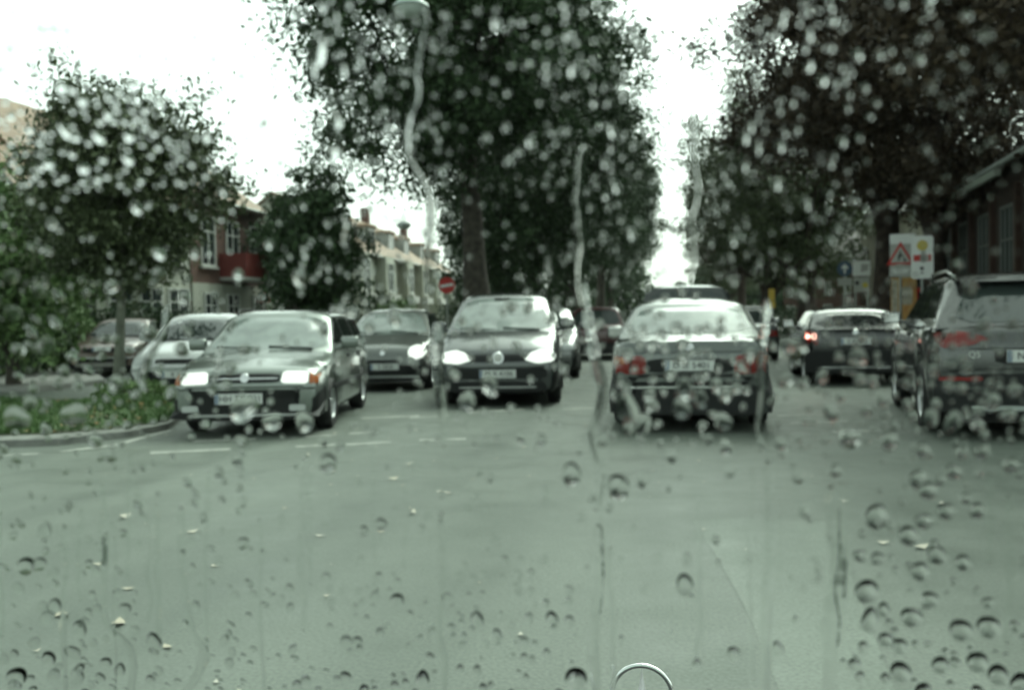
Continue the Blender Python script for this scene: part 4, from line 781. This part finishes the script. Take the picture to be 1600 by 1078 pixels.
# --- small grey car with round lamps
c = Car('small_car', 'small grey round nosed car with one big oval headlamp glowing, behind the green grey estate', 'car', paint('warm_grey_paint', (.13, .14, .13), .45, .27), 3.7, 1.66, 1.45,
        [(0, .58), (.05, .68), (.18, .78), (.5, .88), (.85, .97), (1.0, .98), (3.1, .98), (3.55, .94), (3.7, .8)], (.85, 1.7, 3.05, 3.6), .72, 2.4, .29, .19, roof_w=.68, nose_w=.86, roundness=3, glass=M['wet_sky_glass'])
c.common(pillars=(2.2,), front_glass=M['wet_sky_glass'])
hl = c.panel('head_light', [(.45 + .0, .70), (.48, .60), (.60, .56), (.72, .60), (.77, .70), (.72, .79), (.60, .82), (.49, .78)], 'front', M['lamp_on'], .016, .03, mirror=True)
c.panel('grille', c.rect(-.3, .3, .50, .56), 'front', M['dark'], .008, .03); c.panel('badge', [(-.0 + .045 * math.cos(a), .68 + .045 * math.sin(a)) for a in [k * .5236 for k in range(12)]], 'front', M['chrome'], .02, .02, rounds=0)
bp = c.panel('bumper', [(-.72, .2), (.72, .2), (.74, .34), (.72, .46), (-.72, .46), (-.74, .34)], 'front', M['dark'], .04, .1, rounds=1)[0]; c.panel('bumper_strip', c.rect(-.66, .66, .245, .285), 'front', M['rim'], .048, .02, parent=bp)
c.plate('front', .44, 'S 5820', .5, .11, -.05, .06); c.place(G(598, 612), R(187), False)

# --- brown saloon parked far left
c = Car('saloon_car', 'brown saloon parked far left beyond the grass verge', 'car', paint('brown_paint', (.16, .115, .10), .3, .3), 4.3, 1.68, 1.40,
        [(0, .62), (.05, .72), (.3, .80), (1.2, .92), (1.4, .93), (3.2, .95), (4.15, .94), (4.3, .8)], (1.2, 1.95, 3.1, 3.75), .8, 2.55, .29, .2)
c.common(pillars=(2.3, 3.1)); c.panel('head_light', [(.5, .6), (.78, .6), (.78, .72), (.5, .72)], 'front', M['lamp_off'], .014, .03, mirror=True); c.panel('grille', c.rect(-.45, .45, .6, .71), 'front', M['dark'], .008, .03)
bp = c.panel('bumper', [(-.8, .22), (.8, .22), (.82, .38), (.8, .5), (-.8, .5), (-.82, .38)], 'front', M['dark'], .05, .1, rounds=1)[0]; c.panel('bumper_strip', c.rect(-.76, .76, .46, .49), 'front', M['chrome'], .058, .02, parent=bp)
c.plate('front', .68, 'L 40', .42, .11, .0, .05); c.panel('air_intake', c.rect(-.3, .6, .26, .36), 'front', M['paving'], .06, .02, parent=bp); c.place(G(160, 590), R(194), False)

# ------------------------------------------------------------------ the car we sit in: bonnet, star ornament, windscreen
def pane_low():
    ds = [ray(px, 1082) for px in (0, 800, 1600)]; sl_ = min(q.z / q.y for q in ds); q = Vector((0, 1, sl_)); t = (WC - Vector((0, 0, CAMZ))).dot(NRM) / q.dot(NRM); return sl_, Vector((0, 0, CAMZ)) + q * t
own = thing('driver_car', 'own car: clear windscreen, bonnet and a chrome star ring at the bottom edge', 'car', (0, 0, 0), 0)
RAKE = R(52); WD = .40; NRM = Vector((0, math.sin(RAKE), math.cos(RAKE))); UP = Vector((0, -math.cos(RAKE), math.sin(RAKE))); WC = Vector((0, WD, CAMZ))   # in the own car's frame
mb = MB()
cor = [WC + Vector((sx * .74, 0, 0)) + UP * u for u in (-.42, .42) for sx in (-1, 1)]
T = NRM * .005; mb.add([c - T for c in cor] + [c for c in cor], [(0, 1, 3, 2), (4, 6, 7, 5), (0, 4, 5, 1), (2, 3, 7, 6), (0, 2, 6, 4), (1, 5, 7, 3)]); mb.build('windscreen', M['tint'], own)
slope, b0 = pane_low(); yf = b0.y + .15
MB().rbox(-.72, .72, b0.y - .02, yf, CAMZ + slope * yf - .14, CAMZ + slope * yf - .02, .02).build('scuttle', M['chassis'], own)
mb = MB(); vs = []
for i in range(13):
    for j in range(17):
        u = (j - 8) / 8; v = i / 12; vs.append((u * .74 * (1 - .06 * v * v), .76 + v * 1.15, .72 - .10 * v - .05 * u * u - .16 * max(0, v - .75) * 2))
mb.add(vs, [(i * 17 + j, i * 17 + j + 1, (i + 1) * 17 + j + 1, (i + 1) * 17 + j) for i in range(12) for j in range(16)]); mb.build('bonnet', paint('own_bonnet_paint', (.012, .013, .013), .1, .35), own, 60)
pc = At(1003, 1086, 1.32); pl_ = pc; rr = .0405
pts = [(pl_.x + rr * math.sin(2 * math.pi * k / 40), pl_.y, pl_.z + rr * math.cos(2 * math.pi * k / 40)) for k in range(41)]
orn = MB().tube(pts, .0036, 8, False).tube([(pl_.x, pl_.y, pl_.z - rr), (pl_.x, pl_.y, .67)], .004, 8).build('bonnet_ornament', M['silverbright'], own, 60)
mb = MB()
for a in (0, 120, 240):
    e = Vector((math.sin(R(a)), 0, math.cos(R(a)))); sdv = Vector((math.cos(R(a)), 0, -math.sin(R(a)))); o0 = Vector(pl_)
    mb.add([o0 + e * rr, o0 + sdv * .006 - e * .003, o0 - sdv * .006 - e * .003, o0 + Vector((0, .004, 0)), o0 - Vector((0, .004, 0))], [(0, 1, 3), (0, 3, 2), (0, 4, 1), (0, 2, 4)])
mb.build('star', M['silverbright'], orn)
OWN = Matrix.Identity(4)
def pane_uv(px, py):      # where a sight line meets the outside of the windscreen
    d = ray(px, py); o = Vector((0, 0, CAMZ)); t = (WC - o).dot(NRM) / d.dot(NRM); p = o + d * t - WC; return p.x, p.dot(UP), t
def uvp(u, v, h=0): return OWN @ (WC + Vector((u, 0, 0)) + UP * v + NRM * (h + .0004))
PXM = WD / F   # metres on the pane per picture pixel, roughly

# rain drops standing on the glass: shallow lenses of water
DV = []; DF = []; occ = {}
def free(u, v, r):
    cs = .006; i0, j0 = int(math.floor(u / cs)), int(math.floor(v / cs))
    for i in range(i0 - 2, i0 + 3):
        for j in range(j0 - 2, j0 + 3):
            for (a, b, q) in occ.get((i, j), ()):
                if (a - u)**2 + ((b - v) * .8)**2 < (q + r)**2 * .92: return False
    occ.setdefault((i0, j0), []).append((u, v, r)); return True
SEG, RG = 14, 5
def drop(u, v, r, el=1.0, ang=0.0, hr=.34, blunt=1.0, wob=.1, st=None):
    """r radius across, el elongation along the slope, hr height over radius"""
    a3, a2 = random.uniform(0, 6.28), random.uniform(0, 6.28); base = len(DV); Rm = r
    th = 2 * math.atan(hr); Rs = 1 / math.sin(th); top = Rs * (1 - math.cos(th)); ca, sa = math.cos(ang), math.sin(ang)
    rim = []
    for k in range(SEG):
        a = 2 * math.pi * k / SEG; q = 1 + wob * (.6 * math.cos(2 * a + a2) + .5 * math.cos(3 * a + a3)); x, y = math.cos(a) * q, math.sin(a) * q * el
        if y < 0: x *= 1 + .12 * (el - 1)
        else: x *= 1 - .18 * (el - 1) * math.sin(a)
        x, y = x * ca - y * sa, x * sa + y * ca
        if st: k_, ax, ay = st; q = (k_ - 1) * (x * ax + y * ay); x, y = x + q * ax, y + q * ay
        rim.append((x, y))
    for g in range(RG, 0, -1):
        s_ = math.sin(g / RG * math.pi / 2); z = math.sqrt(max(0, Rs * Rs - s_ * s_)) - Rs * math.cos(th)
        for x, y in rim: DV.append(uvp(u + x * r * s_, v + y * r * s_, z * r))
    DV.append(uvp(u, v, top * r)); b2 = len(DV)
    for x, y in rim: DV.append(uvp(u + x * r, v + y * r, 0))
    for g in range(RG - 1):
        for k in range(SEG):
            p, q = base + g * SEG + k, base + g * SEG + (k + 1) % SEG; DF.append((p, q, q + SEG, p + SEG))
    c_ = base + RG * SEG
    for k in range(0, SEG, 2):   # the top and the flat underside as quads round a centre
        p = base + (RG - 1) * SEG + k; DF.append((p, base + (RG - 1) * SEG + (k + 1) % SEG, base + (RG - 1) * SEG + (k + 2) % SEG, c_))
    for k in range(0, SEG // 2 - 1):
        DF.append((b2 + k, b2 + SEG - 1 - k, b2 + SEG - 2 - k, b2 + k + 1))
def pix_drop(px, py, rp, el=1., ang=0., hr=.34, wob=.1, force=False):
    u, v, t = pane_uv(px, py); r = rp * t / F
    if abs(u) > .72 or abs(v) > .41: return
    if not free(u, v, r * math.sqrt(el)) and not force: return
    d = ray(px, py); ax, ay = d.x, d.dot(UP); l_ = math.hypot(ax, ay) or 1; drop(u, v, r, el, ang, hr, 1, wob, (1 / abs(d.dot(NRM)), ax / l_, ay / l_))
# trickles of water running down the glass
def trickle_geo(pts, wpx, hr):
    uv = [pane_uv(*p) for p in pts]; wv = [w_ * q[2] / F for w_, q in zip(wpx, uv)]
    P = []; n = len(uv); m = 8
    for i in range(n - 1):
        for j in range(m):
            f = j / m; p0, p1, p2, p3 = (uv[max(i - 1, 0)], uv[i], uv[i + 1], uv[min(i + 2, n - 1)])
            cr = lambda a, b, c_, d: .5 * (2 * b + (c_ - a) * f + (2 * a - 5 * b + 4 * c_ - d) * f * f + (3 * b - a - 3 * c_ + d) * f**3)
            P.append((cr(p0[0], p1[0], p2[0], p3[0]), cr(p0[1], p1[1], p2[1], p3[1]), (wv[i] + (wv[i + 1] - wv[i]) * f) * (1 + .18 * math.sin(i * 2.3 + j * .7))))
    P.append((uv[-1][0], uv[-1][1], wv[-1])); K = 7; vs = []; fs = []; N = len(P); th = 2 * math.atan(hr)
    for i, (u, v, wd) in enumerate(P):
        du, dv = P[min(i + 1, N - 1)][0] - P[max(i - 1, 0)][0], P[min(i + 1, N - 1)][1] - P[max(i - 1, 0)][1]; l = math.hypot(du, dv); nx, ny = -dv / l, du / l
        e = min(1, (i + .3) / 3, (N - .7 - i) / 3); wd *= math.sqrt(e)
        for k in range(K):
            s_ = math.sin((k / (K - 1) - .5) * math.pi); z = (math.sqrt(1 / math.sin(th)**2 - s_ * s_) - math.cos(th) / math.sin(th)) * wd * .5; vs.append(uvp(u + nx * s_ * wd * .5, v + ny * s_ * wd * .5, z))
    for i in range(N - 1): fs += [(i * K + k, i * K + k + 1, (i + 1) * K + k + 1, (i + 1) * K + k) for k in range(K - 1)]
    b = len(vs)
    for i in range(N): vs += [vs[i * K], vs[i * K + K - 1]]
    nf = len(fs)
    fs += [(b + 2 * i, b + 2 * i + 2, b + 2 * i + 3, b + 2 * i + 1) for i in range(N - 1)]
    fs += [tuple(range(K)), tuple((N - 1) * K + k for k in range(K))]
    wn = OWN.to_3x3() @ NRM
    def facing(f): a, b_, c_ = (vs[j] for j in f[:3]); return (b_ - a).cross(c_ - b_).dot(wn)
    if facing(fs[(K - 1) * (N // 2) + K // 2]) < 0: fs[:nf] = [f[::-1] for f in fs[:nf]]
    lo = nf + N - 1
    if facing(fs[nf + N // 2]) > 0: fs[nf:lo] = [f[::-1] for f in fs[nf:lo]]
    for u, v, wd in P[::2]: occ.setdefault((int(math.floor(u / .006)), int(math.floor(v / .006))), []).append((u, v, wd * .5))
    return vs, fs, nf
def water_mesh(name, geos):
    V, Fs, sm = [], [], []
    for vs, fs, nf in geos:
        b = len(V); V += [tuple(p) for p in vs]; Fs += [tuple(b + q for q in f) for f in fs]; sm += [i < nf for i in range(len(fs))]
    me = bpy.data.meshes.new(name); me.from_pydata(V, [], Fs); me.update(); me.polygons.foreach_set('use_smooth', sm); return link(name, me, M['water'])
def rivulet(label, pts, wpx, hr): tag(water_mesh('water_trickle', [trickle_geo(pts, wpx, hr)]), label, 'water trickle', 'trickles running down the windscreen')
gs = []
for _ in range(26):
    x = random.uniform(-60, 1660); y0 = random.uniform(690, 860); y1 = y0 + random.uniform(90, 330); n = 5; w_ = random.uniform(4, 10)
    gs.append(trickle_geo([(x + random.gauss(0, 2), y0 + (y1 - y0) * q / n) for q in range(n + 1)], [w_ * random.uniform(.7, 1.2) for q in range(n + 1)], random.uniform(.04, .07)))
o = water_mesh('water_streaks', gs); o['kind'] = 'stuff'; tag(o, 'faint thin water streaks running straight down the lower windscreen', 'water streaks')
rivulet('long bent water trickle from the big hanging lamp down over the huge middle tree', [(664, 20), (655, 70), (648, 115), (650, 150), (636, 190), (634, 235), (648, 265), (668, 300), (674, 345), (668, 390), (666, 440)], [12, 11, 10, 9, 13, 12, 12, 14, 13, 11, 9], .2)
rivulet('wavy trickle from the right side of the huge tree down past the dark red car', [(912, 230), (905, 310), (912, 380), (908, 440), (920, 500), (930, 560), (942, 620), (926, 680), (938, 730), (930, 800)], [12, 14, 13, 12, 15, 16, 14, 13, 12, 14], .13)
rivulet('pale trickle crossing the right red tail light of the silver saloon', [(1198, 470), (1193, 520), (1188, 570), (1192, 620), (1186, 665), (1190, 705)], [11, 12, 13, 11, 10, 9], .14)
rivulet('trickle over the front of the white hatchback at the left', [(262, 480), (255, 520), (235, 555), (222, 590), (226, 612)], [9, 10, 11, 10, 14], .2)
rivulet('short trickle beside the left headlamp of the green grey estate car', [(345, 540), (340, 575), (332, 600), (330, 618)], [8, 9, 9, 13], .2)
rivulet('trickle between the green grey estate car and the grey people carrier', [(684, 505), (680, 550), (686, 600), (690, 640), (694, 700)], [15, 16, 15, 13, 10], .12)
rivulet('broad smooth trickle down the road at the lower centre right', [(1200, 720), (1204, 800), (1202, 870), (1198, 950), (1196, 1030), (1194, 1090)], [14, 15, 16, 15, 16, 17], .05)
rivulet('broadest ragged trickle in the lower right, on the road', [(1298, 760), (1302, 830), (1312, 900), (1300, 970), (1298, 1040), (1292, 1095)], [16, 20, 26, 28, 22, 18], .035)
rivulet('long trickle on the road to the left of the chrome star ring', [(935, 820), (938, 880), (930, 960), (926, 1010), (934, 1090)], [14, 16, 17, 16, 18], .06)
rivulet('crooked trickle on the road in the lower left corner', [(165, 830), (162, 920), (166, 975), (196, 1005), (208, 1040), (200, 1095)], [12, 10, 11, 14, 14, 13], .09)
rivulet('crooked trickle on the lower left of the road that bends twice', [(282, 790), (285, 900), (300, 985), (318, 1020), (305, 1060), (280, 1092)], [12, 12, 12, 16, 15, 14], .07)
rivulet('thin straight trickle down the road under the people carrier', [(690, 800), (692, 900), (686, 985), (694, 1030), (694, 1092)], [9, 9, 9, 10, 9], .08)
rivulet('short trickle left of the conifer like tree in the upper left', [(535, 338), (542, 352), (538, 372), (536, 385)], [10, 10, 9, 7], .2)
rivulet('trickle in the sky gap right of the huge tree', [(1085, 180), (1082, 230), (1090, 300), (1080, 350), (1085, 400), (1078, 440)], [9, 10, 12, 10, 9, 8], .16)
u_, v_, t_ = pane_uv(698, 446); occ.setdefault((int(math.floor(u_ / .006)), int(math.floor(v_ / .006))), []).append((u_, v_, .0042))   # a clear spot
# drops one can tell in the photograph
for px, py, rp, el in ((145, 768, 17, 1.05), (512, 725, 14, 1.1), (893, 742, 15, 1.25), (966, 762, 18, 1.1), (1070, 914, 13, 1.25), (1328, 686, 17, .9), (1370, 808, 15, 1.3), (1420, 838, 14, 1), (1355, 925, 17, 1), (1580, 908, 16, 1.1), (1502, 985, 15, 1), (1545, 980, 15, 1), (1408, 1050, 14, 1), (1528, 1035, 14, 1), (900, 1062, 17, 1), (1450, 768, 12, 1.1), (1478, 800, 11, 1.1), (1330, 848, 12, 1.2), (1365, 800, 12, 1.3), (1490, 738, 11, 1), (1580, 728, 11, 1), (745, 970, 10, 1.5), (862, 968, 10, 1.2), (620, 940, 11, 1.1), (660, 1062, 10, 1.4), (98, 945, 11, 1), (25, 1058, 13, 1), (75, 1030, 9, 1.2), (40, 885, 12, 1), (595, 820, 9, 1.1), (568, 830, 7, 1.1), (1215, 805, 11, 1.2), (1425, 965, 15, .9), (1560, 1055, 13, 1.1), (1390, 690, 12, 1.2), (1505, 880, 11, 1), (1555, 855, 10, 1.1), (945, 1060, 10, 1.3), (1470, 1040, 12, 1), (1310, 1050, 12, 1.3), (1510, 780, 8, 1), (1385, 1000, 11, .9)):
    pix_drop(px, py, rp, el, random.uniform(-.2, .2), .32, .05)
for px, py, rp, el, an in ((525, 190, 15, 1.4, -.4), (520, 240, 15, 1.7, -.9), (497, 85, 15, 2.4, -.6), (488, 110, 9, 2.2, 0), (535, 112, 11, 1.5, -.3), (560, 95, 8, 1.7, -.2), (895, 110, 9, 2.0, -.2), (960, 290, 10, 2.2, .5), (955, 205, 9, 2, .5), (945, 255, 9, 1.3, 0), (985, 365, 10, 1.8, .6), (100, 205, 11, 2.0, .2), (152, 215, 12, 1.6, .4), (200, 215, 12, 1.3, 1.2), (245, 160, 9, 2.6, .6), (205, 135, 13, 1.3, .3), (128, 160, 13, .9, 0), (95, 138, 15, 1, 0), (130, 265, 12, 1.2, .5), (75, 258, 13, .9, 0), (185, 145, 10, 1, 0), (1265, 105, 8, 1.8, -.6), (1265, 55, 7, 2.2, 0), (1165, 215, 9, 1.8, 0), (1185, 230, 8, 2.2, 0), (1220, 230, 10, 1.3, 0)):
    pix_drop(px, py, rp * (.55 if px < 330 else .66), el, an, .42, .15, True)
for px, py, rp, el in ((70, 540, 12, 1.2), (20, 490, 11, 1), (115, 650, 17, 1.1), (25, 655, 17, 1), (980, 640, 18, 1.4), (1070, 610, 15, 1.1), (1065, 640, 14, 1.2), (1095, 625, 11, 1.3), (1240, 545, 18, 1), (765, 603, 13, 1.3), (730, 628, 12, 1.5), (1490, 660, 12, 1.3), (1455, 655, 11, 1.2), (425, 660, 14, 1), (380, 640, 22, .9), (475, 660, 14, 1.1), (1130, 660, 12, 1.3), (1005, 665, 12, 1.5), (1340, 560, 13, 1.2), (1285, 590, 10, 1.2)):
    pix_drop(px, py, rp, el, random.uniform(-.3, .3), .12, .16)
def spread(n, x0, x1, y0, y1, rfun, elf, hrf, wob=.12, tries=1):
    for _ in range(n):
        px, py = random.uniform(x0, x1), random.uniform(y0, y1)
        if random.random() > .55 + .45 * math.sin(px * .021 + 2 * math.sin(py * .017)) * math.sin(py * .019 + 1.5 * math.sin(px * .011)) + .25: continue
        pix_drop(px, py, rfun(), elf(), random.gauss(0, .3), hrf(), wob)
U = random.uniform
spread(1700, -300, 1900, -200, 430, lambda: U(1.5, 3.8) if random.random() < .85 else U(4, 7), lambda: U(.95, 1.5), lambda: U(.3, .45))
spread(230, 430, 700, 20, 430, lambda: U(1.8, 4.6), lambda: U(1, 1.9), lambda: U(.3, .45))
spread(380, 850, 1330, 0, 430, lambda: U(1.8, 4.4), lambda: U(1, 1.7), lambda: U(.3, .45))
spread(230, 0, 330, 80, 300, lambda: U(2, 5), lambda: U(.9, 1.4), lambda: U(.25, .42))
spread(900, -300, 1900, 430, 690, lambda: U(2.0, 5.0) if random.random() < .75 else U(5, 11), lambda: U(.95, 1.4), lambda: U(.15, .35))
spread(420, 930, 1600, 500, 700, lambda: U(3, 10), lambda: U(1.0, 1.5), lambda: U(.12, .3))
spread(420, -300, 1300, 690, 1140, lambda: U(2.5, 8) if random.random() < .85 else U(7, 10), lambda: U(1, 1.5), lambda: U(.07, .25))
spread(150, 0, 260, 830, 1100, lambda: U(5, 12), lambda: U(.9, 1.4), lambda: U(.1, .28))
spread(300, 1290, 1900, 690, 1120, lambda: U(3, 7) if random.random() < .6 else U(7, 14), lambda: U(.9, 1.3), lambda: U(.24, .36))
spread(160, 450, 900, 900, 1100, lambda: U(3, 9), lambda: U(1, 1.4), lambda: U(.1, .25))
for _ in range(4200):     # the rest of the pane, beyond the picture
    u, v = U(-.72, .72), U(-.41, .41); r = U(.001, .0026)
    if -.2 < u < .2 and -.28 < v < .2: continue
    if free(u, v, r): drop(u, v, r, U(1.1, 1.7), random.gauss(0, .3), U(.2, .4))
me = npmesh('raindrops', [tuple(p) for p in DV], [f[::-1] for f in DF], True)
me.set_sharp_from_angle(angle=R(75)) if False else None
nrm_flat = me  # underside faces stay flat
sm = np.ones(len(me.polygons), bool); per = (RG - 1) * SEG + SEG // 2 + SEG // 2 - 1; idx = np.arange(len(sm)) % per; sm[idx >= (RG - 1) * SEG + SEG // 2] = False
me.polygons.foreach_set('use_smooth', sm)
o = link('raindrops', me, M['water']); o['kind'] = 'stuff'; tag(o, 'countless clear raindrops standing on the windscreen glass', 'raindrops')
# thin haze added over the street to lift blacks, standing in for windscreen glare
hz = MB().box(-520, 520, -60, 920, -1.2, 30).build('haze', bpy.data.materials.new('veil_haze')); hz['kind'] = 'stuff'; tag(hz, 'thin grey haze added over the street to lift the dark tones', 'haze')
hm = hz.data.materials[0]; hm.use_nodes = True; hm.node_tree.nodes.clear(); ho = hm.node_tree.nodes.new('ShaderNodeOutputMaterial'); hv = hm.node_tree.nodes.new('ShaderNodeVolumePrincipled')
hv.inputs['Color'].default_value = (.9, .92, .92, 1); hv.inputs['Density'].default_value = .00013; hm.node_tree.links.new(hv.outputs[0], ho.inputs['Volume'])
print('drops', len(DF) // per, 'script objects', len(bpy.data.objects))
